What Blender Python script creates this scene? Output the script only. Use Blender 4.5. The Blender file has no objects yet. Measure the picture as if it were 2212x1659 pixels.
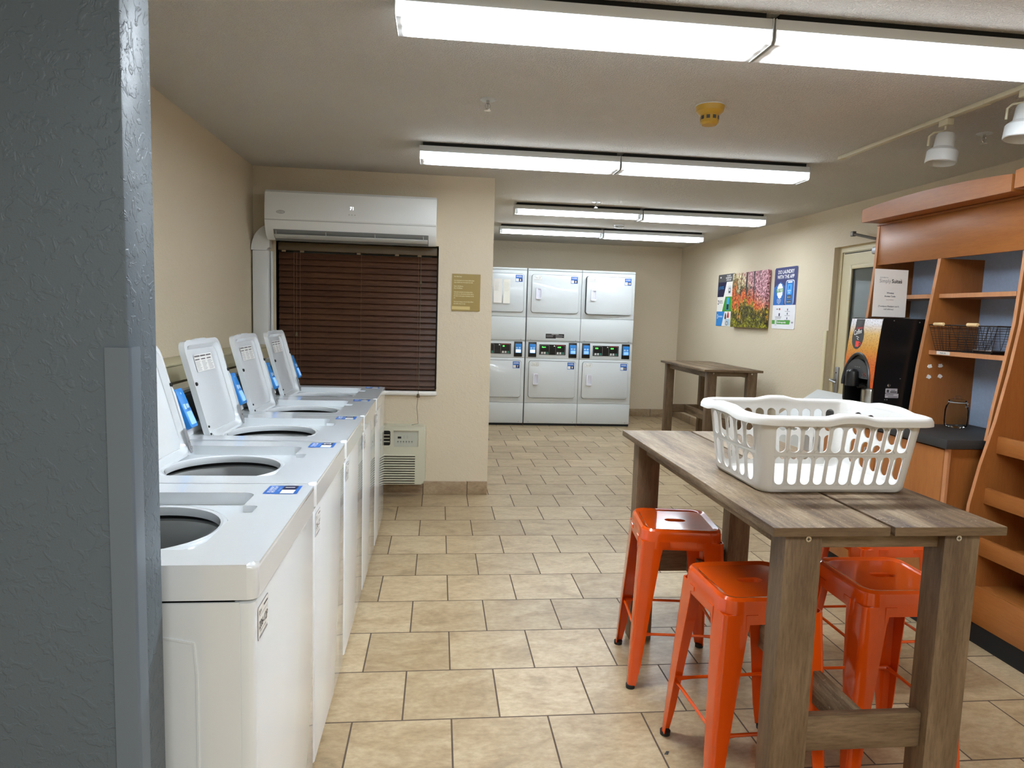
import bpy, bmesh, math, random
from mathutils import Vector, Matrix
random.seed(7)
V = Vector
SC = bpy.context.scene
COL = SC.collection
OFF = {}
PI = math.pi

# ------------------------------------------------------------------ materials
def srgb(r, g, b):
    f = lambda c: (c/255/12.92) if c/255 <= 0.04045 else ((c/255+0.055)/1.055)**2.4
    return (f(r), f(g), f(b), 1.0)

MATS = {}
def new_mat(name):
    m = bpy.data.materials.new(name); m.use_nodes = True
    nt = m.node_tree
    return m, nt, nt.nodes['Principled BSDF']

def mat(name, rgb, rough=0.5, metal=0.0, spec=0.5, emit=None, coat=0.0, trans=0.0, bump=0.0, bscale=200.0, noise=0.0):
    if name in MATS: return MATS[name]
    m, nt, b = new_mat(name)
    c = srgb(*rgb)
    b.inputs['Base Color'].default_value = c
    b.inputs['Roughness'].default_value = rough
    b.inputs['Metallic'].default_value = metal
    b.inputs['Specular IOR Level'].default_value = spec
    b.inputs['Coat Weight'].default_value = coat
    b.inputs['Coat Roughness'].default_value = 0.05
    b.inputs['Transmission Weight'].default_value = trans
    if emit:
        b.inputs['Emission Color'].default_value = srgb(*emit[0]); b.inputs['Emission Strength'].default_value = emit[1]
    if bump or noise:
        tc = nt.nodes.new('ShaderNodeTexCoord'); n = nt.nodes.new('ShaderNodeTexNoise')
        n.inputs['Scale'].default_value = bscale; n.inputs['Detail'].default_value = 4
        nt.links.new(tc.outputs['Object'], n.inputs['Vector'])
        if bump:
            bp = nt.nodes.new('ShaderNodeBump'); bp.inputs['Strength'].default_value = bump; bp.inputs['Distance'].default_value = 0.002
            nt.links.new(n.outputs['Fac'], bp.inputs['Height']); nt.links.new(bp.outputs['Normal'], b.inputs['Normal'])
        if noise:
            mx = nt.nodes.new('ShaderNodeMixRGB'); mx.inputs[1].default_value = tuple(x*(1-noise) for x in c[:3])+(1,)
            mx.inputs[2].default_value = tuple(min(1, x*(1+noise)) for x in c[:3])+(1,)
            nt.links.new(n.outputs['Fac'], mx.inputs[0]); nt.links.new(mx.outputs[0], b.inputs['Base Color'])
    MATS[name] = m
    return m

def N(nt, t, **kw):
    n = nt.nodes.new(t)
    for k, v in kw.items():
        if k in n.inputs: n.inputs[k].default_value = v
        else: setattr(n, k, v)
    return n

def mapping(nt, scale=(1,1,1), loc=(0,0,0), rot=(0,0,0)):
    tc = N(nt, 'ShaderNodeTexCoord'); mp = N(nt, 'ShaderNodeMapping')
    mp.inputs['Scale'].default_value = scale; mp.inputs['Location'].default_value = loc; mp.inputs['Rotation'].default_value = rot
    nt.links.new(tc.outputs['Object'], mp.inputs['Vector'])
    return mp

def ramp(nt, stops):
    r = N(nt, 'ShaderNodeValToRGB'); e = r.color_ramp.elements
    while len(e) < len(stops): e.new(0.5)
    for k, (p, c) in enumerate(stops):
        e[k].position = p; e[k].color = srgb(*c) if len(c) == 3 else c
    return r

def plaster(name, rgb, scale=55.0, strength=0.5, dist=0.004, rough=0.75, knock=True, lo=0.45, hi=0.62):
    m, nt, b = new_mat(name)
    L = nt.links.new
    b.inputs['Roughness'].default_value = rough; b.inputs['Specular IOR Level'].default_value = 0.3
    mp = mapping(nt)
    n1 = N(nt, 'ShaderNodeTexNoise', Scale=scale, Detail=3.0, Roughness=0.55, Distortion=0.8 if knock else 0.0)
    L(mp.outputs[0], n1.inputs['Vector'])
    r = ramp(nt, [(lo, (0,0,0)), (hi, (255,255,255))])
    L(n1.outputs['Fac'], r.inputs[0])
    n2 = N(nt, 'ShaderNodeTexNoise', Scale=scale*7, Detail=2.0); L(mp.outputs[0], n2.inputs['Vector'])
    ad = N(nt, 'ShaderNodeMath', operation='MULTIPLY_ADD'); ad.inputs[1].default_value = 0.25
    L(n2.outputs['Fac'], ad.inputs[0]); L(r.outputs[0], ad.inputs[2])
    bp = N(nt, 'ShaderNodeBump', Strength=strength, Distance=dist); L(ad.outputs[0], bp.inputs['Height']); L(bp.outputs[0], b.inputs['Normal'])
    n3 = N(nt, 'ShaderNodeTexNoise', Scale=1.3, Detail=3.0); L(mp.outputs[0], n3.inputs['Vector'])
    c = srgb(*rgb)
    mx = N(nt, 'ShaderNodeMixRGB'); mx.inputs[1].default_value = tuple(x*0.94 for x in c[:3])+(1,); mx.inputs[2].default_value = tuple(x*1.05 for x in c[:3])+(1,)
    L(n3.outputs['Fac'], mx.inputs[0]); L(mx.outputs[0], b.inputs['Base Color'])
    MATS[name] = m
    return m

def tile_mat(name, bw, bh, x0, y0, off=0.5, swap=None, colors=((181,158,124),(202,184,152)), mortar=(84,70,58), ms=0.0032, vert=False):
    m, nt, b = new_mat(name); L = nt.links.new
    b.inputs['Specular IOR Level'].default_value = 0.45
    tc = N(nt, 'ShaderNodeTexCoord')
    vec = tc.outputs['Object']
    if vert:
        sx = N(nt, 'ShaderNodeSeparateXYZ'); cx = N(nt, 'ShaderNodeCombineXYZ'); L(vec, sx.inputs[0])
        ad = N(nt, 'ShaderNodeMath', operation='ADD'); L(sx.outputs[0], ad.inputs[0]); L(sx.outputs[1], ad.inputs[1])
        L(ad.outputs[0], cx.inputs[0]); L(sx.outputs[2], cx.inputs[1]); vec = cx.outputs[0]
    mp = N(nt, 'ShaderNodeMapping'); mp.inputs['Location'].default_value = (-x0+100*bw, -y0+100*bh, 0); L(vec, mp.inputs['Vector'])
    br = N(nt, 'ShaderNodeTexBrick', offset=off, offset_frequency=2, squash=1.0, squash_frequency=2)
    br.inputs['Scale'].default_value = 1.0; br.inputs['Brick Width'].default_value = bw; br.inputs['Row Height'].default_value = bh
    br.inputs['Mortar Size'].default_value = ms; br.inputs['Mortar Smooth'].default_value = 0.15; br.inputs['Bias'].default_value = 0.0
    br.inputs['Color1'].default_value = (0,0,0,1); br.inputs['Color2'].default_value = (1,1,1,1); br.inputs['Mortar'].default_value = (0.5,0.5,0.5,1)
    L(mp.outputs[0], br.inputs['Vector'])
    n1 = N(nt, 'ShaderNodeTexNoise', noise_dimensions='4D', Scale=5.0, Detail=7.0, Roughness=0.62, Distortion=1.2)
    mp2 = N(nt, 'ShaderNodeMapping'); mp2.inputs['Scale'].default_value = (0.8, 1.5, 1); L(vec, mp2.inputs['Vector']); L(mp2.outputs[0], n1.inputs['Vector'])
    mw = N(nt, 'ShaderNodeMath', operation='MULTIPLY'); mw.inputs[1].default_value = 9.0; L(br.outputs['Color'], mw.inputs[0]); L(mw.outputs[0], n1.inputs['W'])
    lo, hi = colors
    mid = tuple((a+c)/2 for a, c in zip(lo, hi))
    dk = tuple(a*0.84 for a in lo)
    r = ramp(nt, [(0.28, dk), (0.43, lo), (0.54, mid), (0.70, hi)])
    L(n1.outputs['Fac'], r.inputs[0])
    n2 = N(nt, 'ShaderNodeTexNoise', Scale=38.0, Detail=5.0, Roughness=0.7); L(mp2.outputs[0], n2.inputs['Vector'])
    r2 = ramp(nt, [(0.3, (214,208,200)), (0.62, (255,255,255))]); L(n2.outputs['Fac'], r2.inputs[0])
    m1 = N(nt, 'ShaderNodeMixRGB', blend_type='MULTIPLY'); m1.inputs[0].default_value = 0.8; L(r.outputs[0], m1.inputs[1]); L(r2.outputs[0], m1.inputs[2])
    tint = ramp(nt, [(0.0, (226,222,216)), (1.0, (255,255,255))]); L(br.outputs['Color'], tint.inputs[0])
    m2 = N(nt, 'ShaderNodeMixRGB', blend_type='MULTIPLY'); m2.inputs[0].default_value = 1.0; L(m1.outputs[0], m2.inputs[1]); L(tint.outputs[0], m2.inputs[2])
    m3 = N(nt, 'ShaderNodeMixRGB'); L(br.outputs['Fac'], m3.inputs[0]); L(m2.outputs[0], m3.inputs[1]); m3.inputs[2].default_value = srgb(*mortar)
    L(m3.outputs[0], b.inputs['Base Color'])
    rr = N(nt, 'ShaderNodeMapRange'); rr.inputs[3].default_value = 0.33; rr.inputs[4].default_value = 0.9; L(br.outputs['Fac'], rr.inputs[0]); L(rr.outputs[0], b.inputs['Roughness'])
    inv = N(nt, 'ShaderNodeMath', operation='MULTIPLY_ADD'); inv.inputs[1].default_value = -1.0; L(br.outputs['Fac'], inv.inputs[0]); 
    sm = N(nt, 'ShaderNodeMath', operation='MULTIPLY'); sm.inputs[1].default_value = 0.10; L(n2.outputs['Fac'], sm.inputs[0]); L(sm.outputs[0], inv.inputs[2])
    bp = N(nt, 'ShaderNodeBump', Strength=0.5, Distance=0.002); L(inv.outputs[0], bp.inputs['Height']); L(bp.outputs[0], b.inputs['Normal'])
    MATS[name] = m
    return m

def wood(name, stops, axis='y', scale=1.0, rough=0.45, fine=1.0, spec=0.4, scratch=False, grain=0.75):
    m, nt, b = new_mat(name); L = nt.links.new
    b.inputs['Roughness'].default_value = rough; b.inputs['Specular IOR Level'].default_value = spec
    s = {'x': (1.0, 9.0, 9.0), 'y': (9.0, 1.0, 9.0), 'z': (9.0, 9.0, 1.0)}[axis]
    mp = mapping(nt, scale=tuple(q*scale for q in s))
    oi = N(nt, 'ShaderNodeObjectInfo'); 
    n1 = N(nt, 'ShaderNodeTexNoise', noise_dimensions='4D', Scale=1.6, Detail=6.0, Roughness=0.62, Distortion=0.7); L(mp.outputs[0], n1.inputs['Vector'])
    mm = N(nt, 'ShaderNodeMath', operation='MULTIPLY'); mm.inputs[1].default_value = 13.0; L(oi.outputs['Random'], mm.inputs[0]); L(mm.outputs[0], n1.inputs['W'])
    r = ramp(nt, stops); L(n1.outputs['Fac'], r.inputs[0])
    n2 = N(nt, 'ShaderNodeTexNoise', Scale=14.0*fine, Detail=3.0, Roughness=0.7); L(mp.outputs[0], n2.inputs['Vector'])
    r2 = ramp(nt, [(0.32, (176,170,164)), (0.6, (255,255,255))]); L(n2.outputs['Fac'], r2.inputs[0])
    mx = N(nt, 'ShaderNodeMixRGB', blend_type='MULTIPLY'); mx.inputs[0].default_value = grain; L(r.outputs[0], mx.inputs[1]); L(r2.outputs[0], mx.inputs[2])
    out = mx.outputs[0]
    if scratch:
        n3 = N(nt, 'ShaderNodeTexNoise', Scale=60.0, Detail=4.0, Roughness=0.8, Distortion=2.0)
        tc = N(nt, 'ShaderNodeTexCoord'); L(tc.outputs['Object'], n3.inputs['Vector'])
        r3 = ramp(nt, [(0.60, (0,0,0)), (0.72, (255,255,255))]); L(n3.outputs['Fac'], r3.inputs[0])
        m3 = N(nt, 'ShaderNodeMixRGB'); L(r3.outputs[0], m3.inputs[0]); L(out, m3.inputs[1]); m3.inputs[2].default_value = srgb(186,176,158)
        out = m3.outputs[0]
    L(out, b.inputs['Base Color'])
    bp = N(nt, 'ShaderNodeBump', Strength=0.12, Distance=0.001); L(n2.outputs['Fac'], bp.inputs['Height']); L(bp.outputs[0], b.inputs['Normal'])
    MATS[name] = m
    return m

def forest_mat(name):
    m, nt, b = new_mat(name); L = nt.links.new
    b.inputs['Roughness'].default_value = 0.6
    tc = N(nt, 'ShaderNodeTexCoord'); sp = N(nt, 'ShaderNodeSeparateXYZ'); L(tc.outputs['Object'], sp.inputs[0])
    z = N(nt, 'ShaderNodeMapRange'); z.inputs[1].default_value = 0.0; z.inputs[2].default_value = 0.615; L(sp.outputs[2], z.inputs[0])
    yy = N(nt, 'ShaderNodeMapRange'); yy.inputs[1].default_value = 0.43; yy.inputs[2].default_value = -0.43; L(sp.outputs[1], yy.inputs[0])
    big = N(nt, 'ShaderNodeTexNoise', Scale=7.0, Detail=5.0, Roughness=0.6); L(tc.outputs['Object'], big.inputs['Vector'])
    a = N(nt, 'ShaderNodeMath', operation='MULTIPLY_ADD'); a.inputs[1].default_value = 1.35; L(big.outputs['Fac'], a.inputs[0])
    zs = N(nt, 'ShaderNodeMath', operation='SUBTRACT'); zs.inputs[1].default_value = 0.70; L(z.outputs[0], zs.inputs[0]); L(zs.outputs[0], a.inputs[2])
    base = ramp(nt, [(0.0, (150,150,44)), (0.20, (58,54,38)), (0.33, (170,154,52)), (0.44, (222,118,72)), (0.56, (196,104,58)), (0.66, (120,112,70)), (0.78, (196,186,160)), (1.0, (226,214,206))])
    L(a.outputs[0], base.inputs[0])
    # mauve blossom towards the upper right
    mv = N(nt, 'ShaderNodeMath', operation='MULTIPLY'); L(z.outputs[0], mv.inputs[0]); L(yy.outputs[0], mv.inputs[1])
    mr = N(nt, 'ShaderNodeMapRange'); mr.inputs[1].default_value = 0.28; mr.inputs[2].default_value = 0.5; L(mv.outputs[0], mr.inputs[0])
    mm = N(nt, 'ShaderNodeMixRGB'); L(mr.outputs[0], mm.inputs[0]); L(base.outputs[0], mm.inputs[1]); mm.inputs[2].default_value = srgb(196,150,176)
    fine = N(nt, 'ShaderNodeTexNoise', Scale=38.0, Detail=7.0, Roughness=0.82, Distortion=0.6); L(tc.outputs['Object'], fine.inputs['Vector'])
    fr = ramp(nt, [(0.40, (10,9,8)), (0.49, (110,104,92)), (0.58, (255,250,225))]); L(fine.outputs['Fac'], fr.inputs[0])
    ov = N(nt, 'ShaderNodeMixRGB', blend_type='OVERLAY'); ov.inputs[0].default_value = 0.95; L(mm.outputs[0], ov.inputs[1]); L(fr.outputs[0], ov.inputs[2])
    # trunks
    mp = N(nt, 'ShaderNodeMapping'); mp.inputs['Scale'].default_value = (1, 26, 1.4); L(tc.outputs['Object'], mp.inputs['Vector'])
    tn = N(nt, 'ShaderNodeTexNoise', Scale=1.0, Detail=2.0, Distortion=0.3); L(mp.outputs[0], tn.inputs['Vector'])
    tr = ramp(nt, [(0.60, (0,0,0)), (0.66, (255,255,255))]); L(tn.outputs['Fac'], tr.inputs[0])
    up = N(nt, 'ShaderNodeMapRange'); up.inputs[1].default_value = 0.42; up.inputs[2].default_value = 0.6; L(z.outputs[0], up.inputs[0])
    tm = N(nt, 'ShaderNodeMath', operation='MULTIPLY'); L(tr.outputs[0], tm.inputs[0]); L(up.outputs[0], tm.inputs[1])
    fin = N(nt, 'ShaderNodeMixRGB'); L(tm.outputs[0], fin.inputs[0]); L(ov.outputs[0], fin.inputs[1]); fin.inputs[2].default_value = srgb(34,28,30)
    L(fin.outputs[0], b.inputs['Base Color'])
    return m

def coffee_art(name):
    m, nt, b = new_mat(name); L = nt.links.new
    b.inputs['Roughness'].default_value = 0.3
    tc = N(nt, 'ShaderNodeTexCoord'); sp = N(nt, 'ShaderNodeSeparateXYZ'); L(tc.outputs['Object'], sp.inputs[0])
    z = N(nt, 'ShaderNodeMapRange'); z.inputs[1].default_value = 0.18; z.inputs[2].default_value = 0.535; L(sp.outputs[2], z.inputs[0])
    r = ramp(nt, [(0.0, (206,92,32)), (0.35, (204,106,44)), (0.55, (206,146,58)), (0.76, (214,178,112)), (0.9, (222,220,224)), (1.0, (228,228,236))]); L(z.outputs[0], r.inputs[0])
    n = N(nt, 'ShaderNodeTexVoronoi', Scale=110.0); L(tc.outputs['Object'], n.inputs['Vector'])
    rr = ramp(nt, [(0.0, (120,90,50)), (0.30, (160,120,70)), (0.42, (255,255,255))]); L(n.outputs['Distance'], rr.inputs[0])
    mx = N(nt, 'ShaderNodeMixRGB', blend_type='MULTIPLY'); mx.inputs[0].default_value = 0.4; L(r.outputs[0], mx.inputs[1]); L(rr.outputs[0], mx.inputs[2])
    L(mx.outputs[0], b.inputs['Base Color'])
    return m

WALLP = plaster('paint_beige', (211,198,174), scale=46, strength=0.26, dist=0.003)
CEIL = plaster('ceiling_texture', (230,226,219), scale=150, strength=0.9, dist=0.006, rough=0.9, knock=False)
GREYW = plaster('paint_slate', (88,100,110), scale=44, strength=0.36, dist=0.003, rough=0.42, lo=0.52, hi=0.60)
GUARD = mat('corner_guard_vinyl', (98,111,124), 0.35)
P_, Q_ = 0.33703, 0.32526
FLOOR = tile_mat('floor_tile', P_, Q_, -0.2681, 2.2304)
SKIRT = tile_mat('skirting_tile', P_, 0.4, 0.0, -0.2, off=0.0, vert=True, colors=((172,150,122),(192,174,146)))
WHITE = mat('white_enamel', (218,223,226), 0.12, spec=0.55, coat=0.6)
WHITE2 = mat('white_plastic', (214,217,217), 0.35)
WHITEM = mat('white_metal', (200,203,203), 0.4)
DRYW = mat('dryer_white', (200,204,205), 0.25, coat=0.3)
DRYP = mat('dryer_panel_white', (200,204,204), 0.4)
ACW = mat('ac_white', (226,228,226), 0.3)
CREAM = mat('cream_plastic', (196,194,172), 0.45)
CREAMB = mat('cream_box', (192,184,152), 0.5)
DOORP = mat('door_paint', (206,194,158), 0.45)
GREYP = mat('grey_plastic', (176,178,176), 0.4)
DGREY = mat('dark_grey_plastic', (62,64,66), 0.4)
BLACK = mat('black_plastic', (14,14,15), 0.3)
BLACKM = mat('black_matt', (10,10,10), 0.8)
RUBBER = mat('rubber', (22,22,22), 0.7)
STEEL = mat('brushed_steel', (190,186,178), 0.28, metal=1.0)
CHROME = mat('chrome', (215,215,215), 0.12, metal=1.0)
ALU = mat('satin_aluminium', (166,166,168), 0.4, metal=0.8)
BLUE = mat('reader_blue', (36,128,206), 0.35)
BLUES = mat('reader_screen', (120,160,230), 0.2, emit=((120,165,240), 0.35))
BLUES2 = mat('reader_screen_lit', (200,225,250), 0.2, emit=((205,230,255), 0.6))
STK = mat('sticker_blue', (44,104,186), 0.4)
STKD = mat('sticker_navy', (22,26,66), 0.4)
STKW = mat('sticker_white', (226,226,222), 0.5)
GREEN_L = mat('green_led', (60,200,70), 0.4, emit=((80,220,80), 1.2))
RED_P = mat('print_red', (196,60,50), 0.5)
INK = mat('print_ink', (52,48,50), 0.6)
INKL = mat('print_ink_pale', (140,138,140), 0.6)
WINK = mat('print_white', (238,238,238), 0.5)
PAPER = mat('paper', (228,224,218), 0.7)
PAPERC = mat('paper_cream', (230,227,216), 0.7)
GOLD = mat('gold_plaque', (150,126,62), 0.4)
GOLDL = mat('gold_light', (204,182,118), 0.4)
ORANGE = mat('orange_paint', (218,80,12), 0.14, spec=0.5, coat=0.5)
TABLE = [(0.30, (62,45,33)), (0.43, (98,78,58)), (0.55, (128,108,84)), (0.70, (158,141,117))]
TABLEL = [(0.28, (86,66,48)), (0.5, (115,94,71)), (0.72, (142,121,95))]
T_Y = wood('rustic_top', TABLE, 'y', rough=0.47, spec=0.32, scratch=True)
T_Z = wood('rustic_leg', TABLEL, 'z', rough=0.45, scale=0.8, fine=1.8, grain=0.55)
T_X = wood('rustic_rail', TABLEL, 'x', rough=0.45, scale=0.8, fine=1.8, grain=0.55)
MAPLE = [(0.25, (148,89,42)), (0.5, (158,98,48)), (0.75, (166,106,55))]
M_Z = wood('maple_upright', MAPLE, 'z', scale=0.8, rough=0.36, fine=1.6, grain=0.22)
M_Y = wood('maple_rail', MAPLE, 'y', scale=0.8, rough=0.33, fine=1.6, grain=0.22)
EDGE = wood('maple_edge', [(0.3, (186,128,86)), (0.7, (196,140,98))], 'z', rough=0.45, grain=0.2)
BLUEBACK = mat('blue_backing', (166,186,214), 0.6, noise=0.12, bscale=70)
COUNTER = mat('charcoal_laminate', (45,44,43), 0.55, noise=0.25, bscale=300)
BLIND = wood('blind_wood', [(0.3, (70,43,28)), (0.7, (98,64,43))], 'x', rough=0.4)
BLINDH = mat('blind_headrail', (96,80,56), 0.5)
CORDM = mat('blind_cord', (120,84,60), 0.7)
YELLOW = mat('yellow_cover', (190,150,50), 0.45)
WICK = mat('wire_black', (44,36,32), 0.5, metal=0.3)
GRIP = mat('pale_wood_grip', (222,190,140), 0.5)
BASK = mat('basket_plastic', (207,205,201), 0.4)
GUNM = mat('closer_metal', (104,98,92), 0.45, metal=0.4)
TUBC = mat('tub_grey', (150,152,150), 0.35)
DARKGLASS = mat('dark_glass', (92,100,100), 0.02, spec=1.0, coat=1.0)
TRACKM = mat('track_cream', (206,196,168), 0.45)
STONEW = mat('sill_white', (226,224,218), 0.25)
def lens_mat(name, k):
    # two tubes glow through the diffuser; it fades in the last centimetres past the tube ends
    m, nt, b = new_mat(name); L = nt.links.new
    b.inputs['Base Color'].default_value = srgb(238,240,242); b.inputs['Roughness'].default_value = 0.4
    tc = N(nt, 'ShaderNodeTexCoord'); sp = N(nt, 'ShaderNodeSeparateXYZ'); L(tc.outputs['Object'], sp.inputs[0])
    d = N(nt, 'ShaderNodeMath', operation='SUBTRACT'); d.inputs[1].default_value = 0.6075; L(sp.outputs[0], d.inputs[0])
    a = N(nt, 'ShaderNodeMath', operation='ABSOLUTE'); L(d.outputs[0], a.inputs[0])
    r = N(nt, 'ShaderNodeMapRange', interpolation_type='SMOOTHSTEP'); r.inputs[1].default_value = 0.50; r.inputs[2].default_value = 0.592; r.inputs[3].default_value = 1.0; r.inputs[4].default_value = 0.004; L(a.outputs[0], r.inputs[0])
    y = N(nt, 'ShaderNodeMath', operation='MULTIPLY_ADD'); y.inputs[1].default_value = 2*PI/0.078; y.inputs[2].default_value = -2*PI*0.05/0.078; L(sp.outputs[1], y.inputs[0])
    c = N(nt, 'ShaderNodeMath', operation='COSINE'); L(y.outputs[0], c.inputs[0])
    q = N(nt, 'ShaderNodeMath', operation='MULTIPLY_ADD'); q.inputs[1].default_value = 0.35; q.inputs[2].default_value = 0.65; L(c.outputs[0], q.inputs[0])
    p = N(nt, 'ShaderNodeMath', operation='MULTIPLY'); L(q.outputs[0], p.inputs[0]); L(r.outputs[0], p.inputs[1])
    f = N(nt, 'ShaderNodeMath', operation='MULTIPLY'); f.inputs[1].default_value = k; L(p.outputs[0], f.inputs[0])
    L(f.outputs[0], b.inputs['Emission Strength']); b.inputs['Emission Color'].default_value = srgb(234,245,255)
    return m
LENSB = lens_mat('light_lens_bright', 46.0)
LENSB2 = lens_mat('light_lens_near', 14.0)
LENSM = lens_mat('light_lens_dim', 9.0)
LENS = lens_mat('light_lens', 18.0)
LENSS = mat('light_lens_side', (240,242,244), 0.4, emit=((234,245,255), 2.3))
TUBE = mat('light_tube', (245,250,255), 0.4, emit=((234,245,255), 11.0))
def thin_glass(name, tint, refl):
    m, nt, b = new_mat(name); L = nt.links.new
    tr = N(nt, 'ShaderNodeBsdfTransparent'); tr.inputs[0].default_value = srgb(*tint)
    gl = N(nt, 'ShaderNodeBsdfGlossy'); gl.inputs['Roughness'].default_value = 0.03
    lw = N(nt, 'ShaderNodeLayerWeight'); lw.inputs[0].default_value = refl
    mx = N(nt, 'ShaderNodeMixShader'); L(lw.outputs['Fresnel'], mx.inputs[0]); L(tr.outputs[0], mx.inputs[1]); L(gl.outputs[0], mx.inputs[2])
    L(mx.outputs[0], nt.nodes['Material Output'].inputs['Surface']); return m
GLASS = thin_glass('clear_glass', (246,250,249), 0.12)
ACRYL = thin_glass('clear_acrylic', (248,250,250), 0.15)

# ------------------------------------------------------------------ helpers
class F:                       # a flat frame: origin, right, up; faces along right x up
    def __init__(s, o, r, u):
        s.o, s.r, s.u = V(o), V(r).normalized(), V(u).normalized(); s.n = s.r.cross(s.u)
    def p(s, a, b, c=0.0): return s.o + s.r*a + s.u*b + s.n*c
    def at(s, a, b, c=0.0): return F(s.p(a, b, c), s.r, s.u)

def rrect(x0, x1, y0, y1, r, n=5):
    if r <= 0: return [(x0,y0),(x1,y0),(x1,y1),(x0,y1)]
    out = []
    for cx, cy, a0 in ((x1-r,y0+r,-PI/2),(x1-r,y1-r,0),(x0+r,y1-r,PI/2),(x0+r,y0+r,PI)):
        for k in range(n+1):
            a = a0 + k*PI/2/n; out.append((cx+r*math.cos(a), cy+r*math.sin(a)))
    return out

def ellipse(cx, cy, a, b, n=32): return [(cx+a*math.cos(2*PI*k/n), cy+b*math.sin(2*PI*k/n)) for k in range(n)]

def stadium(cx, cy, w, h, n=8):
    r = min(w, h)/2; return rrect(cx-w/2, cx+w/2, cy-h/2, cy+h/2, r*0.999, n)

def polar(poly, angs):
    out = []
    for a in angs:
        d = (math.cos(a), math.sin(a)); best = None
        for i in range(len(poly)):
            p, q = poly[i], poly[(i+1) % len(poly)]
            ex, ey = q[0]-p[0], q[1]-p[1]
            den = d[0]*ey - d[1]*ex
            if abs(den) < 1e-12: continue
            t = (p[0]*ey - p[1]*ex)/den; s = (p[0]*d[1]-p[1]*d[0])/den
            if t > 0 and -1e-6 <= s <= 1+1e-6 and (best is None or t > best): best = t
        out.append((d[0]*best, d[1]*best))
    return out

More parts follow.
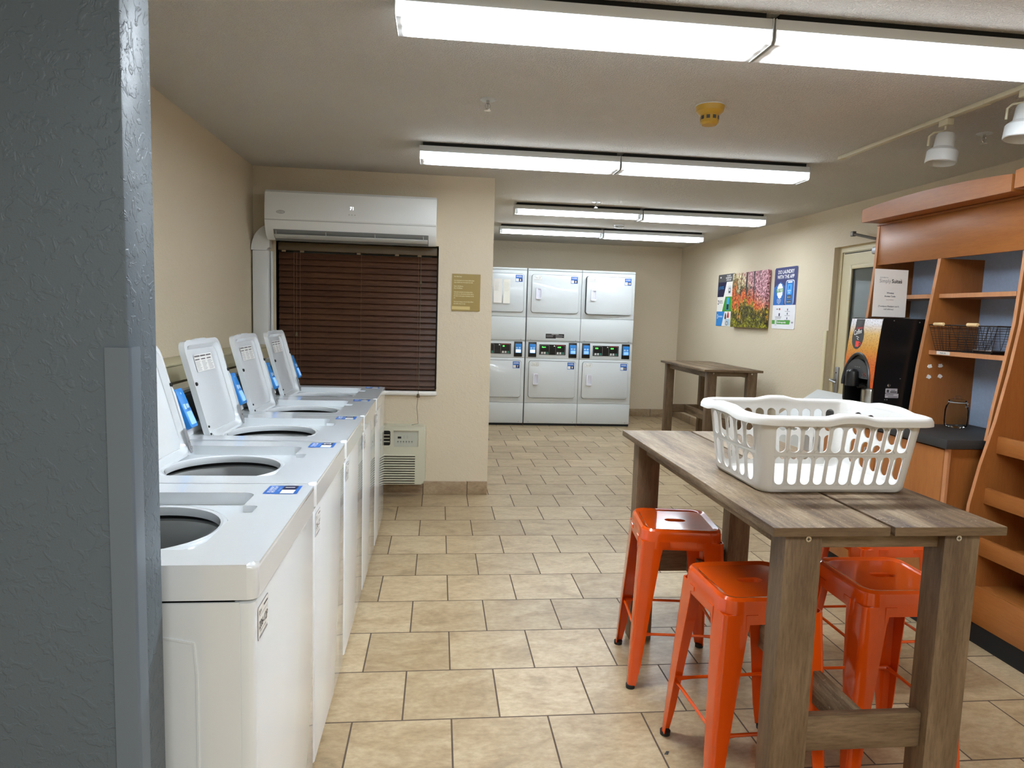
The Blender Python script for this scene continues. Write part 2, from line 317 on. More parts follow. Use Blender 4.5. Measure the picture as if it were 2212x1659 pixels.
class MB:
    def __init__(s): s.bm = bmesh.new()
    def add(s, verts, faces, mi=0):
        vs = [s.bm.verts.new(v) for v in verts]
        for f in faces:
            try:
                fc = s.bm.faces.new([vs[i] for i in f]); fc.material_index = mi
            except ValueError: pass
        return vs
    def box(s, a, b, bev=0.0, seg=2, mi=0, M=None):
        t = bmesh.new(); bmesh.ops.create_cube(t, size=1.0)
        for v in t.verts:
            v.co = V([(a[i]+b[i])/2 + v.co[i]*(b[i]-a[i]) for i in range(3)])
        if bev > 0:
            bev = min(bev, 0.49*min(abs(b[i]-a[i]) for i in range(3)))
            bmesh.ops.bevel(t, geom=list(t.edges), offset=bev, segments=seg, affect='EDGES', profile=0.5)
        s.merge(t, mi, M); return s
    def merge(s, t, mi=0, M=None):
        t.verts.index_update()
        s.add([(M @ v.co if M else v.co.copy()) for v in t.verts], [[v.index for v in f.verts] for f in t.faces], mi); t.free()
    def prism(s, poly, fr, d, mi=0, base=0.0, bev=0.0, seg=2):
        t = bmesh.new(); n = len(poly)
        lo = [t.verts.new(fr.p(x, y, base)) for x, y in poly]; hi = [t.verts.new(fr.p(x, y, base+d)) for x, y in poly]
        t.faces.new(lo[::-1]); top = t.faces.new(hi)
        for i in range(n): t.faces.new((lo[i], lo[(i+1) % n], hi[(i+1) % n], hi[i]))
        if bev > 0: bmesh.ops.bevel(t, geom=list(top.edges), offset=bev, segments=seg, affect='EDGES', profile=0.5)
        s.merge(t, mi); return s
    def flat(s, poly, fr, d=0.0006, mi=0):
        s.add([fr.p(x, y, d) for x, y in poly], [list(range(len(poly)))], mi); return s
    def rect(s, x0, x1, y0, y1, fr, d=0.0006, mi=0): return s.flat([(x0,y0),(x1,y0),(x1,y1),(x0,y1)], fr, d, mi)
    def ring(s, outer, inner, fr, d, mi=0, base=0.0):    # both sampled with equal counts
        n = len(outer); vs = []
        for z in (base, base+d):
            vs += [fr.p(x, y, z) for x, y in outer]; vs += [fr.p(x, y, z) for x, y in inner]
        fs = []
        for i in range(n):
            j = (i+1) % n
            fs += [[2*n+i, 2*n+j, 3*n+j, 3*n+i], [i, n+i, n+j, j], [i, j, 2*n+j, 2*n+i], [n+i, 3*n+i, 3*n+j, n+j]]
        s.add(vs, fs, mi); return s
    def tube(s, pts, r, n=8, closed=False, mi=0):
        pts = [V(p) for p in pts]; m = len(pts); rings = []
        up = V((0,0,1)); prev = None
        for i in range(m):
            if closed: d = pts[(i+1) % m]-pts[i-1]
            else: d = pts[min(i+1, m-1)]-pts[max(i-1, 0)]
            d.normalize()
            if prev is None:
                a = d.cross(up)
                if a.length < 1e-3: a = d.cross(V((1,0,0)))
            else:
                a = prev - d*prev.dot(d)
                if a.length < 1e-4: a = d.cross(up)
            a.normalize(); prev = a; b = d.cross(a)
            rr = r[i] if isinstance(r, (list, tuple)) else r
            rings.append([pts[i]+(a*math.cos(2*PI*k/n)+b*math.sin(2*PI*k/n))*rr for k in range(n)])
        vs = [v for R in rings for v in R]; fs = []
        for i in range(m if closed else m-1):
            j = (i+1) % m
            for k in range(n): fs.append([i*n+k, i*n+(k+1) % n, j*n+(k+1) % n, j*n+k])
        if not closed: fs += [list(range(n))[::-1], [(m-1)*n+k for k in range(n)]]
        s.add(vs, fs, mi); return s
    def lathe(s, prof, c=(0,0,0), n=32, mi=0, M=None, a0=0.0, a1=2*PI):
        c = V(c); full = abs(a1-a0-2*PI) < 1e-6; m = n if full else n+1; vs = []
        for r, z in prof:
            for k in range(m):
                a = a0+(a1-a0)*k/n; p = V((r*math.cos(a), r*math.sin(a), z)); vs.append((M @ p if M else p)+c)
        fs = []
        for i in range(len(prof)-1):
            for k in range(n):
                k2 = (k+1) % m; fs.append([i*m+k, i*m+k2, (i+1)*m+k2, (i+1)*m+k])
        s.add(vs, fs, mi)
        return s
    def loft(s, polys, mi=0, cap=True):
        n = len(polys[0]); vs = [V(p) for P in polys for p in P]; fs = []
        for i in range(len(polys)-1):
            for k in range(n): fs.append([i*n+k, i*n+(k+1) % n, (i+1)*n+(k+1) % n, (i+1)*n+k])
        if cap: fs += [list(range(n))[::-1], [(len(polys)-1)*n+k for k in range(n)]]
        s.add(vs, fs, mi); return s
    def build(s, name, mats, parent=None, smooth=35, weld=True, kind=None, label=None):
        if weld: bmesh.ops.remove_doubles(s.bm, verts=s.bm.verts, dist=1e-6)
        bmesh.ops.recalc_face_normals(s.bm, faces=s.bm.faces)
        off = OFF.get(parent.name, V((0,0,0))) if parent else V((0,0,0))
        if off.length: bmesh.ops.translate(s.bm, vec=-off, verts=s.bm.verts)
        if smooth:
            lim = math.radians(smooth)
            for f in s.bm.faces: f.smooth = True
            for e in s.bm.edges:
                if len(e.link_faces) != 2 or e.calc_face_angle(4) > lim: e.smooth = False
        me = bpy.data.meshes.new(name); s.bm.to_mesh(me); s.bm.free()
        for m in (mats if isinstance(mats, (list, tuple)) else [mats]): me.materials.append(m)
        o = bpy.data.objects.new(name, me); COL.objects.link(o)
        if parent: o.parent = parent
        OFF[o.name] = off
        if kind: o['kind'] = kind
        if label: o['label'] = label
        return o

def tag(o, label, cat, group=None):
    o['label'] = label; o['category'] = cat
    if group: o['group'] = group
    return o
def thing(name, label, cat, loc=(0,0,0), group=None):
    o = bpy.data.objects.new(name, None); COL.objects.link(o); o.location = loc; OFF[o.name] = V(loc)
    o.empty_display_size = 0.05
    return tag(o, label, cat, group)
def copy_tree(o, parent=None):
    c = o.copy(); COL.objects.link(c)
    if parent: c.parent = parent
    OFF[c.name] = OFF.get(o.name, V((0,0,0))).copy()
    for ch in [x for x in o.children]: copy_tree(ch, c)
    return c
def boolcut(o, cutters):
    for c in cutters:
        md = o.modifiers.new('cut', 'BOOLEAN'); md.operation = 'DIFFERENCE'; md.object = c; md.solver = 'EXACT'
    dg = bpy.context.evaluated_depsgraph_get(); dg.update()
    me = bpy.data.meshes.new_from_object(o.evaluated_get(dg))
    o.modifiers.clear(); old = o.data; o.data = me
    for c in cutters: bpy.data.objects.remove(c, do_unlink=True)
    b = bmesh.new(); b.from_mesh(me)
    for f in b.faces: f.smooth = f.calc_area() < 0.0025
    for e in b.edges: e.smooth = not (len(e.link_faces) != 2 or e.calc_face_angle(4) > math.radians(35))
    b.to_mesh(me); b.free()
def text(body, size, m, parent, name, fr, align='LEFT', bold=0.0, line=1.0, squeeze=1.0, lift=0.0009, shear=0.0):
    cu = bpy.data.curves.new(name, 'FONT'); cu.body = body; cu.size = size; cu.align_x = align
    cu.offset = bold*size; cu.space_line = line; cu.resolution_u = 3; cu.shear = shear
    t = bpy.data.objects.new(name+'_tmp', cu); COL.objects.link(t)
    dg = bpy.context.evaluated_depsgraph_get(); dg.update()
    me = bpy.data.meshes.new_from_object(t.evaluated_get(dg)); bpy.data.objects.remove(t, do_unlink=True)
    off = OFF.get(parent.name, V((0,0,0))) if parent else V((0,0,0))
    for v in me.vertices: v.co = fr.p(v.co.x*squeeze, v.co.y, lift) - off
    me.materials.clear(); me.materials.append(m); me.name = name
    o = bpy.data.objects.new(name, me); COL.objects.link(o)
    if parent: o.parent = parent
    OFF[o.name] = off
    return o
X_, Y_, Z_ = V((1,0,0)), V((0,1,0)), V((0,0,1))

# ------------------------------------------------------------------ setting
CEILZ = 2.398
XL, XR, YB, YF, YP = -1.345, 3.39, 9.44, -2.4, 5.164
MB().box((XL-0.1, YF-0.1, -0.08), (XR+0.9, YB+0.1, 0.0)).build('floor', FLOOR, kind='structure')
MB().box((XL-0.1, YF-0.1, CEILZ), (XR+0.9, YB+0.1, CEILZ+0.1)).build('ceiling', CEIL, kind='structure')
MB().box((XL-0.1, YF-0.1, 0), (XL, YP+0.2, CEILZ)).build('wall_left', WALLP, kind='structure')
MB().box((XL-0.1, YB, 0), (XR+0.2, YB+0.1, CEILZ)).build('wall_back', WALLP, kind='structure')
MB().box((XL-0.1, YF-0.1, 0), (XR+0.2, YF, CEILZ)).build('wall_front', WALLP, kind='structure')
# right wall with the door opening
DY0, DY1, DZ = 4.60, 5.65, 2.055
w = MB()
w.box((XR, YF, 0), (XR+0.18, DY0, CEILZ)); w.box((XR, DY1, 0), (XR+0.18, YB, CEILZ)); w.box((XR, DY0, DZ), (XR+0.18, DY1, CEILZ))
w.build('wall_right', WALLP, kind='structure')
# partition with the window opening, and the wall behind it
WX0, WX1, WZ0, WZ1 = -1.185, -0.012, 0.80, 1.885
w = MB()
w.box((XL, YP, 0), (WX0, YP+0.2, CEILZ)); w.box((WX1, YP, 0), (0.394, YP+0.2, CEILZ))
w.box((WX0, YP, 0), (WX1, YP+0.2, WZ0)); w.box((WX0, YP, WZ1), (WX1, YP+0.2, CEILZ))
w.build('wall_partition', WALLP, kind='structure')
MB().box((XL, YP+0.2, 0), (0.30, YB, CEILZ)).build('wall_alcove', WALLP, kind='structure')
# slate stub wall at the camera's left with its corner guard
SX, SY0, SY1 = -0.505, 1.175, 1.289
MB().box((XL, SY0, 0), (SX, SY1, CEILZ), bev=0.004).build('wall_stub', GREYW, kind='structure')
g = MB()
g.loft([[(x, y, z) for x, y in ((SX-0.036, SY0-0.0005), (SX-0.036, SY0-0.0035), (SX-0.004, SY0-0.004), (SX+0.001, SY0-0.0032), (SX+0.0035, SY0), (SX+0.004, SY0+0.004), (SX+0.0035, SY0+0.036), (SX+0.0005, SY0+0.036), (SX+0.0005, SY0-0.0005))] for z in (0.0, 1.325)])
g.build('trim_1', GUARD, kind='structure')
# tile skirting
b = MB(); b.box((XL, YP-0.011, 0), (0.394, YP, 0.105), bev=0.002); b.build('baseboard_partition', SKIRT, kind='structure')
b = MB(); b.box((2.40, YB-0.011, 0), (XR, YB, 0.105), bev=0.002); b.build('baseboard_back', SKIRT, kind='structure')
b = MB(); b.box((XR-0.011, DY1+0.03, 0), (XR, YB-0.011, 0.105), bev=0.002); b.build('baseboard_right', SKIRT, kind='structure')
b = MB(); b.box((XL, SY1, 0), (XL+0.011, YP-0.011, 0.105), bev=0.002); b.build('baseboard_left', SKIRT, kind='structure')

# window
wroot = MB().box((WX0, YP+0.135, WZ0), (WX1, YP+0.17, WZ1)).build('window_1', mat('window_frame_dark', (54,48,42), 0.5), kind='structure')
MB().box((WX0+0.05, YP+0.128, WZ0+0.05), (WX1-0.05, YP+0.134, WZ1-0.05)).build('glass_pane', DARKGLASS, wroot)
MB().box((WX0-0.002, YP-0.022, WZ0-0.036), (WX1+0.006, YP+0.13, WZ0), bev=0.014, seg=4).build('window_sill', STONEW, wroot)
jm = MB(); jm.box((WX0-0.02, YP-0.004, WZ0), (WX0, YP+0.1, WZ1)); jm.build('window_jamb', mat('jamb_beige', (190,176,150), 0.6), wroot)

# door with frame, closer and lever
d = MB()
d.box((XR+0.045, DY0, 0), (XR+0.115, DY0+0.05, DZ-0.045)); d.box((XR+0.045, DY1-0.05, 0), (XR+0.115, DY1, DZ-0.045)); d.box((XR+0.045, DY0, DZ-0.045), (XR+0.115, DY1, DZ))
droot = d.build('door_1', DOORP, kind='structure')
dl = MB(); gy0, gy1, gz0, gz1 = 4.78, 5.46, 0.90, 1.875
lx0, lx1 = XR+0.055, XR+0.10
ly0, ly1 = DY0+0.051, DY1-0.051
dl.box((lx0, ly0, 0.01), (lx1, gy0, DZ-0.047)); dl.box((lx0, gy1, 0.01), (lx1, ly1, DZ-0.047))
dl.box((lx0, gy0, 0.01), (lx1, gy1, gz0)); dl.box((lx0, gy0, gz1), (lx1, gy1, DZ-0.047))
leaf = dl.build('door_leaf', DOORP, droot)
fr = MB()
for a, c in (((gy0-0.02, gz0-0.02), (gy0+0.012, gz1+0.02)), ((gy1-0.012, gz0-0.02), (gy1+0.02, gz1+0.02)), ((gy0, gz0-0.02), (gy1, gz0+0.012)), ((gy0, gz1-0.012), (gy1, gz1+0.02))):
    fr.box((lx0-0.012, a[0], a[1]), (lx0+0.002, c[0], c[1]), bev=0.003)
fr.build('glazing_bead', DOORP, leaf)
MB().box((lx0+0.012, gy0, gz0), (lx0+0.02, gy1, gz1)).build('glass_pane', DARKGLASS, leaf)
MB().box((lx0-0.003, ly0, DZ-0.060), (lx0, ly1-0.02, DZ-0.053)).build('weather_strip', BLACKM, droot)
h = MB().box((lx0-0.012, 5.525, 0.80), (lx0, 5.580, 1.03), bev=0.006).build('lock_plate', ALU, leaf)
lv = MB(); lv.tube([(lx0-0.01, 5.553, 0.92), (lx0-0.065, 5.553, 0.92), (lx0-0.068, 5.55, 0.915), (lx0-0.066, 5.46, 0.90)], 0.009, 8)
lv.build('lever_handle', ALU, leaf)
MB().box((lx0-0.014, 5.548, 0.975), (lx0-0.011, 5.559, 0.986)).build('key_slot', BLACKM, leaf)
MB().box((XR-0.012, DY1+0.005, 0.0), (XR, DY1+0.05, 1.34), bev=0.003).build('door_edge_guard', DOORP, droot)
cl = MB().box((lx0-0.075, 4.85, 1.955), (lx0-0.002, 5.11, 2.01), bev=0.012).build('closer_body', ALU, droot)
ar = MB(); ar.tube([(XR-0.09, 5.255, 2.126), (XR-0.09, 4.85, 2.03)], 0.011, 8); ar.box((XR-0.105, 5.235, 2.105), (XR-0.075, 5.27, 2.145), bev=0.004); ar.tube([(XR-0.09, 4.85, 2.03), (XR+0.02, 5.0, 1.995)], 0.009, 6)
ar.build('closer_arm', GUNM, droot)

# ------------------------------------------------------------------ washers
WW, WH = 0.635, 0.895
def make_washer():
    t = thing('washing_machine', 'x', 'washing machine')
    hw = WW/2-0.001
    b = MB()
    for s in (-1, 1): b.box((-0.70, s*hw-(0.004 if s > 0 else -0.0), 0.035), (-0.03, s*hw+(0.004 if s < 0 else 0), 0.818))
    b.box((-0.70, -hw, 0.035), (-0.695, hw, 0.818)); b.box((-0.70, -hw, 0.035), (-0.03, hw, 0.045)); b.box((-0.040, -hw, 0.035), (-0.036, hw, 0.818))
    fr = F((-0.36, -hw, 0.42), -X_*-1, Z_)
    ang = [2*PI*k/48 for k in range(48)]
    o = polar(rrect(-0.25, 0.25, -0.33, 0.33, 0.03), ang); i = polar(rrect(-0.246, 0.246, -0.326, 0.326, 0.027), ang)
    b.ring(o, i, fr, 0.0018)
    b.build('cabinet', WHITE, t)
    for x in (-0.65, -0.06):
        for y in (-0.26, 0.26): MB().lathe([(0.0,0.0),(0.02,0.0),(0.02,0.012),(0.008,0.012),(0.008,0.04)], (x, y, 0), 10).build('levelling_foot', RUBBER, t)
    p = MB(); p.prism(rrect(-0.04, 0.0, -hw, hw, 0.014, 4), F((0, 0, 0.03), X_, Y_), 0.787, bev=0.006)
    fp = p.build('front_panel', WHITE, t)
    dk = MB(); dk.prism(rrect(-0.71, 0.004, -hw, hw, 0.02, 5), F((0, 0, 0.823), X_, Y_), WH-0.823, bev=0.012, seg=3)
    deck = dk.build('top_deck', WHITE, t)
    c1 = MB(); c1.prism(rrect(-0.545, -0.135, -0.228, 0.222, 0.03, 5), F((0, 0, 0.862), X_, Y_), 0.1); c1 = c1.build('cut', WHITE)
    c2 = MB(); c2.lathe([(0,0.75),(0.181,0.75),(0.181,0.95),(0,0.95)], (-0.345, -0.003, 0), 48); c2 = c2.build('cut', WHITE)
    c3 = MB(); c3.prism(rrect(-0.14, -0.098, 0.03, 0.095, 0.008, 3), F((0, 0, 0.878), X_, Y_), 0.1); c3 = c3.build('cut', WHITE)
    c4 = MB(); c4.lathe([(0,0.75),(0.205,0.75),(0.205,0.849),(0,0.849)], (-0.345, -0.003, 0), 48); c4 = c4.build('cut', WHITE)
    boolcut(deck, [c1, c2, c3, c4])
    rim = MB(); rim.lathe([(0.196,0.8622),(0.192,0.868),(0.184,0.8705),(0.177,0.868),(0.175,0.858),(0.178,0.846)], (-0.345, -0.003, 0), 48)
    rim.build('opening_rim', WHITE, t)
    dm = MB(); dm.lathe([(0.203,0.846),(0.203,0.829)], (-0.345,-0.003,0), 40, mi=1)
    dm.lathe([(0.203,0.830),(0.190,0.828),(0.186,0.82),(0.187,0.79),(0.194,0.755),(0.205,0.73),(0.208,0.42),(0.0,0.40)], (-0.345, -0.003, 0), 40)
    drum = dm.build('drum', [TUBC, BLACKM], t)
    ag = MB(); ag.lathe([(0.0,0.74),(0.03,0.735),(0.04,0.70),(0.05,0.5),(0.12,0.43),(0.15,0.41)], (-0.345, -0.003, 0), 20)
    for k in range(4):
        a = k*PI/2+0.5; M = Matrix.Translation((-0.345, -0.003, 0)) @ Matrix.Rotation(a, 4, 'Z')
        ag.box((0.03, -0.006, 0.41), (0.085, 0.006, 0.66), bev=0.004, M=M)
    ag.build('agitator', DGREY, t)
    # lid, leaning back on its hinge
    hx, hz = -0.527, 0.866
    up = V((-0.105, 0, 0.388)).normalized(); lf = F((hx, -0.003, hz), Y_, up)
    LH = 0.405
    outer = rrect(-0.218, 0.218, 0.0, LH, 0.045, 6)
    angs = sorted([2*PI*k/72 for k in range(72)])
    sh = lambda P, dy: [(x, y-dy) for x, y in P]
    l = MB(); l.prism(outer, lf, 0.004, base=-0.016)
    o = [(x, y+LH/2) for x, y in polar(sh(outer, LH/2), angs)]
    inner = rrect(-0.198, 0.205, 0.010, LH-0.02, 0.035, 6)
    i1 = [(x, y+LH/2) for x, y in polar(sh(inner, LH/2), angs)]
    inner2 = rrect(-0.190, 0.192, 0.03, LH-0.035, 0.03, 6)
    i2 = [(x, y+LH/2) for x, y in polar(sh(inner2, LH/2), angs)]
    n = len(angs)
    vs = [lf.p(x, y, -0.012) for x, y in o]+[lf.p(x, y, 0.006) for x, y in o]+[lf.p(x, y, 0.006) for x, y in i1]+[lf.p(x, y, -0.011) for x, y in i2]
    fs = []
    for k in range(n):
        j = (k+1) % n
        for a in range(3): fs.append([a*n+k, a*n+j, (a+1)*n+j, (a+1)*n+k])
    l.add(vs, fs)
    # pour lip in the top edge and the stepped right flange
    l.prism(rrect(-0.075, 0.045, LH-0.006, LH+0.004, 0.004, 3), lf, 0.018, base=-0.012)
    l.prism([(0.205,0.02),(0.222,0.02),(0.222,0.22),(0.214,0.245),(0.205,0.25)], lf, 0.010, base=0.0)
    lid = l.build('lid', WHITE, t)
    lab = MB(); lab.rect(-0.105, 0.105, 0.275, 0.345, lf, -0.0085, 0)
    for cx in (-0.10, -0.032, 0.036):
        lab.rect(cx, cx+0.06, 0.335, 0.341, lf, -0.0079, 1)
        lab.rect(cx, cx+0.05, 0.322, 0.327, lf, -0.0079, 1)
        for k in range(8): lab.rect(cx, cx+random.uniform(0.04, 0.062), 0.279+k*0.005, 0.2813+k*0.005, lf, -0.0079, 2)
    lab.build('instruction_label', [STKW, mat('label_grey_ink', (96,92,94), 0.6), mat('label_pale_ink', (170,168,168), 0.6)], lid)
    for x, y in ((-0.205, 0.232), (0.212, 0.255)):
        M = Matrix.Translation(lf.p(x, y, 0.006)) @ Matrix(((lf.r.x,lf.u.x,lf.n.x,0),(lf.r.y,lf.u.y,lf.n.y,0),(lf.r.z,lf.u.z,lf.n.z,0),(0,0,0,1)))
        bu = MB(); bu.lathe([(0.0,0.006),(0.006,0.006),(0.0075,0.003),(0.0075,0.0)], (0,0,0), 12, M=M); bu.build('bumper', RUBBER, lid)
    for y in (0.03, 0.06):
        M = Matrix.Translation(lf.p(-0.206, y, 0.006)) @ Matrix(((lf.r.x,lf.u.x,lf.n.x,0),(lf.r.y,lf.u.y,lf.n.y,0),(lf.r.z,lf.u.z,lf.n.z,0),(0,0,0,1)))
        bu = MB(); bu.lathe([(0.0,0.004),(0.004,0.004),(0.005,0.0)], (0,0,0), 10, M=M); bu.build('screw', RUBBER, lid)
    hg = MB(); hg.prism(rrect(0.196, 0.216, 0.004, 0.095, 0.006, 3), lf, 0.003, base=0.010); hg.prism(ellipse(0.207, 0.022, 0.006, 0.006, 12), lf, 0.004, base=0.013, mi=1); hg.prism(ellipse(0.207, 0.045, 0.004, 0.004, 10), lf, 0.003, base=0.013, mi=1)
    hg.build('hinge_bracket', [ALU, CHROME], lid)
    # console
    cf = F((0, -0.31, 0), X_, Z_)    # profile in x,z extruded along +y
    prof = [(-0.708,0.893),(-0.598,0.893),(-0.592,0.905),(-0.596,0.93),(-0.652,1.052),(-0.646,1.06),(-0.650,1.068),(-0.708,1.075)]
    c = MB(); c.loft([[(x, y, z) for x, z in prof] for y in (-0.312, 0.312)])
    con = c.build('control_console', WHITE2, t)
    cu = V((-0.056, 0, 0.122)).normalized(); cff = F((-0.5975, 0, 0.932), Y_, cu)
    pn = MB(); pn.prism(rrect(-0.285, 0.19, 0.006, 0.128, 0.006, 3), cff, 0.003)
    pan = pn.build('control_panel', BLACK, con)
    kp = MB()
    for r in range(4):
        for q in range(3):
            if r == 0 and q == 2: continue
            kp.prism(rrect(-0.262+q*0.024, -0.244+q*0.024, 0.016+r*0.015, 0.026+r*0.015, 0.002, 2), cff, 0.0015, base=0.003)
    kp.build('keypad', STKW, pan)
    text('00', 0.02, GREEN_L, pan, 'display_digits', cff.at(-0.26, 0.094, 0.003), bold=0.01)
    ln = MB(); ln.rect(-0.28, 0.186, 0.117, 0.1185, cff, 0.0036); ln.rect(-0.28, 0.186, 0.0095, 0.011, cff, 0.0036); ln.build('panel_lines', INKL, pan)
    # card reader
    rf = F((-0.558, 0.246, 0.942), Y_, V((-0.050, 0, 0.122)))
    rb = MB(); rb.prism(rrect(0, 0.072, 0.0, 0.152, 0.008, 4), rf, 0.03, bev=0.005)
    rd = rb.build('card_reader', BLUE, t)
    sc = MB(); sc.prism(rrect(0.012, 0.058, 0.012, 0.062, 0.003, 2), rf, 0.0015, base=0.03); sc.build('reader_screen', BLUES, rd)
    ICON = mat('icon_pale', (170,205,238), 0.4)
    MB().prism(rrect(0.012, 0.03, 0.072, 0.092, 0.002, 2), rf, 0.001, base=0.03).build('reader_icon', ICON, rd)
    MB().prism(rrect(0.036, 0.058, 0.074, 0.090, 0.002, 2), rf, 0.001, base=0.03).build('reader_icon', ICON, rd)
    MB().prism(ellipse(0.036, 0.132, 0.005, 0.004, 12), rf, 0.001, base=0.03).build('reader_icon', ICON, rd)
    br = MB(); br.prism(rrect(-0.006, 0.076, -0.022, 0.156, 0.006, 3), rf, 0.007, base=-0.008); br.tube([rf.p(0.0, 0.155, -0.03), rf.p(0.02, 0.165, -0.008), rf.p(0.055, 0.165, -0.008)], 0.012, 10)
    br.box((-0.645, 0.238, 0.895), (-0.56, 0.314, 0.94), bev=0.006)
    br.build('reader_bracket', WHITE2, rd)
    # numbered sticker on the deck
    sf = F((-0.026, 0.206, WH), Y_, -X_)
    s = MB(); s.rect(0, 0.088, 0, 0.09, sf, 0.0006, 0); s.rect(0.004, 0.042, 0.010, 0.046, sf, 0.0012, 2); s.rect(0.042, 0.086, 0.010, 0.048, sf, 0.0012, 1)
    st = s.build('number_sticker', [STK, STKD, STKW], t)
    text('DO LAUNDRY\nWITH THE APP', 0.0125, WINK, st, 'lettering', sf.at(0.044, 0.073, 0.0006), 'CENTER', 0.02, 0.85, 0.8)
    text('Scan to pay', 0.008, mat('icon_pale', (170,205,238), 0.4), st, 'lettering', sf.at(0.044, 0.052, 0.0006), 'CENTER', 0.01)
    # tag on the front panel
    gf = F((0.0, -0.30, 0.728), Y_, Z_)
    g = MB(); g.flat(rrect(0, 0.082, 0, 0.07, 0.004, 3), gf, 0.0006, 1); g.flat(rrect(0.0012, 0.0808, 0.0012, 0.0688, 0.003, 3), gf, 0.001, 0)
    g.rect(0.045, 0.076, 0.057, 0.061, gf, 0.0014, 1); g.rect(0.008, 0.074, 0.006, 0.007, gf, 0.0014, 2); g.rect(0.008, 0.074, 0.002, 0.005, gf, 0.0014, 2); g.rect(0.016, 0.06, 0.014, 0.016, gf, 0.0014, 2); g.rect(0.012, 0.07, 0.047, 0.048, gf, 0.0014, 2)
    tg = g.build('machine_tag', [STKW, INK, INKL], t)
    text('206-12P', 0.024, INK, tg, 'lettering', gf.at(0.041, 0.022, 0.001), 'CENTER', 0.01, 1, 0.85)
    text('DEV', 0.012, INK, tg, 'lettering', gf.at(0.006, 0.052, 0.001), 'LEFT', 0.0)
    return t
wash = make_washer()
WY = [1.6525, 2.2925, 2.9475, 3.5875, 4.2275]
WL = ['white top-load washing machine numbered 1, nearest the camera behind the slate wall', 'white top-load washing machine numbered 2, second in the row from the slate wall',
      'white top-load washing machine numbered 3, middle of the row of five', 'white top-load washing machine numbered 4, next to last before the window', 'white top-load washing machine numbered 5, farthest in the row, under the window blind']
washers = []
for k in range(5):
    o = wash if k == 0 else copy_tree(wash)
    washers.append(o)
for k, o in enumerate(washers):
    sf = F((-0.026, 0.206, WH), Y_, -X_)
    st = [c for c in o.children if c.name.startswith('number_sticker')][0]
    text(str(k+1), 0.036, WINK, st, 'number', sf.at(0.064, 0.017, 0.0012), 'CENTER', 0.025)
    o.location = (-0.35, WY[k], 0); o['label'] = WL[k]; o['group'] = 'top-load washers along the left wall'

# cream raceway behind the washers
t = thing('utility_raceway', 'long cream wall box running behind the washing machines along the left wall', 'raceway', (XL, 3.2, 1.02))
MB().box((XL+0.001, 1.40, 1.045), (-1.19, 5.0, 1.118), bev=0.003).build('box_body', CREAMB, t)
MB().box((XL+0.001, 1.39, 1.1185), (-1.183, 5.01, 1.132), bev=0.004).build('cover', CREAMB, t)
MB().box((XL+0.001, 1.40, 1.018), (-1.22, 5.0, 1.0445)).build('shade_strip', mat('shade_olive', (138,132,108), 0.5), t)  # darker olive colours in the shadowed band below the box

# ------------------------------------------------------------------ wall air conditioner, pipe cover, blind
ax0, ax1, ay = -1.215, -0.032, YP
t = thing('wall_air_conditioner', 'white split air conditioner mounted above the window blind, showing 71', 'air conditioner', (-0.62, YP-0.1, 1.87))
prof = [(0.0,1.878),(-0.12,1.872),(-0.165,1.905),(-0.195,1.955),(-0.207,2.0),(-0.205,2.12),(-0.195,2.185),(-0.175,2.202),(0.0,2.208)]
c = MB(); c.loft([[(x, YP+y-0.001, z) for y, z in prof] for x in (ax0, ax1)])
body = c.build('housing', ACW, t)
pr2 = [(-0.206,2.006),(-0.212,2.012),(-0.212,2.12),(-0.203,2.19),(-0.185,2.206),(-0.17,2.2)]
c = MB(); c.loft([[(x, YP+y, z) for y, z in pr2] for x in (ax0+0.004, ax1-0.004)]); fpn = c.build('front_cover', ACW, t)
MB().box((ax0+0.002, YP-0.209, 1.999), (ax1-0.002, YP-0.2, 2.005)).build('trim_line', GREYP, t)
c = MB(); c.loft([[(x, YP+y, z) for y, z in [(-0.118,1.868),(-0.168,1.9),(-0.19,1.938),(-0.186,1.94),(-0.15,1.9),(-0.11,1.878)]] for x in (ax0+0.055, ax1-0.055)])
c.build('air_outlet', mat('outlet_grey', (120,122,120), 0.4), t)
fl = MB(); M = Matrix.Translation((0, YP-0.158, 1.888)) @ Matrix.Rotation(math.radians(-32), 4, 'X')
fl.box((ax0+0.06, -0.032, -0.002), (ax1-0.06, 0.012, 0.003), bev=0.002, M=M)
fl.build('louver', mat('louver_grey', (198,200,198), 0.35), t)
fn = MB()
for k in range(4): fn.box((ax0+0.07+k*0.34, YP-0.186, 1.90), (ax0+0.074+k*0.34, YP-0.15, 1.936))
fn.build('vane', GREYP, t)
af = F((0, YP-0.2125, 0), X_, Z_)
bd = MB(); bd.prism(ellipse(ax0+0.11, 2.055, 0.03, 0.0125, 24), af, 0.002); bdg = bd.build('badge', GREYP, t)
text('Carrier', 0.015, WINK, bdg, 'lettering', af.at(ax0+0.11, 2.050, 0.002), 'CENTER', 0.0, shear=0.2)
text('71', 0.032, mat('led_white', (250,250,255), 0.4, emit=((250,250,255), 0.7)), t, 'display_digits', af.at(-0.62, 2.088, 0.0), 'CENTER', 0.0)
dt = MB()
for k in range(3): dt.prism(ellipse(-0.64+k*0.02, 2.055, 0.004, 0.004, 10), af, 0.001)
dt.build('indicator_dots', GREYP, t)

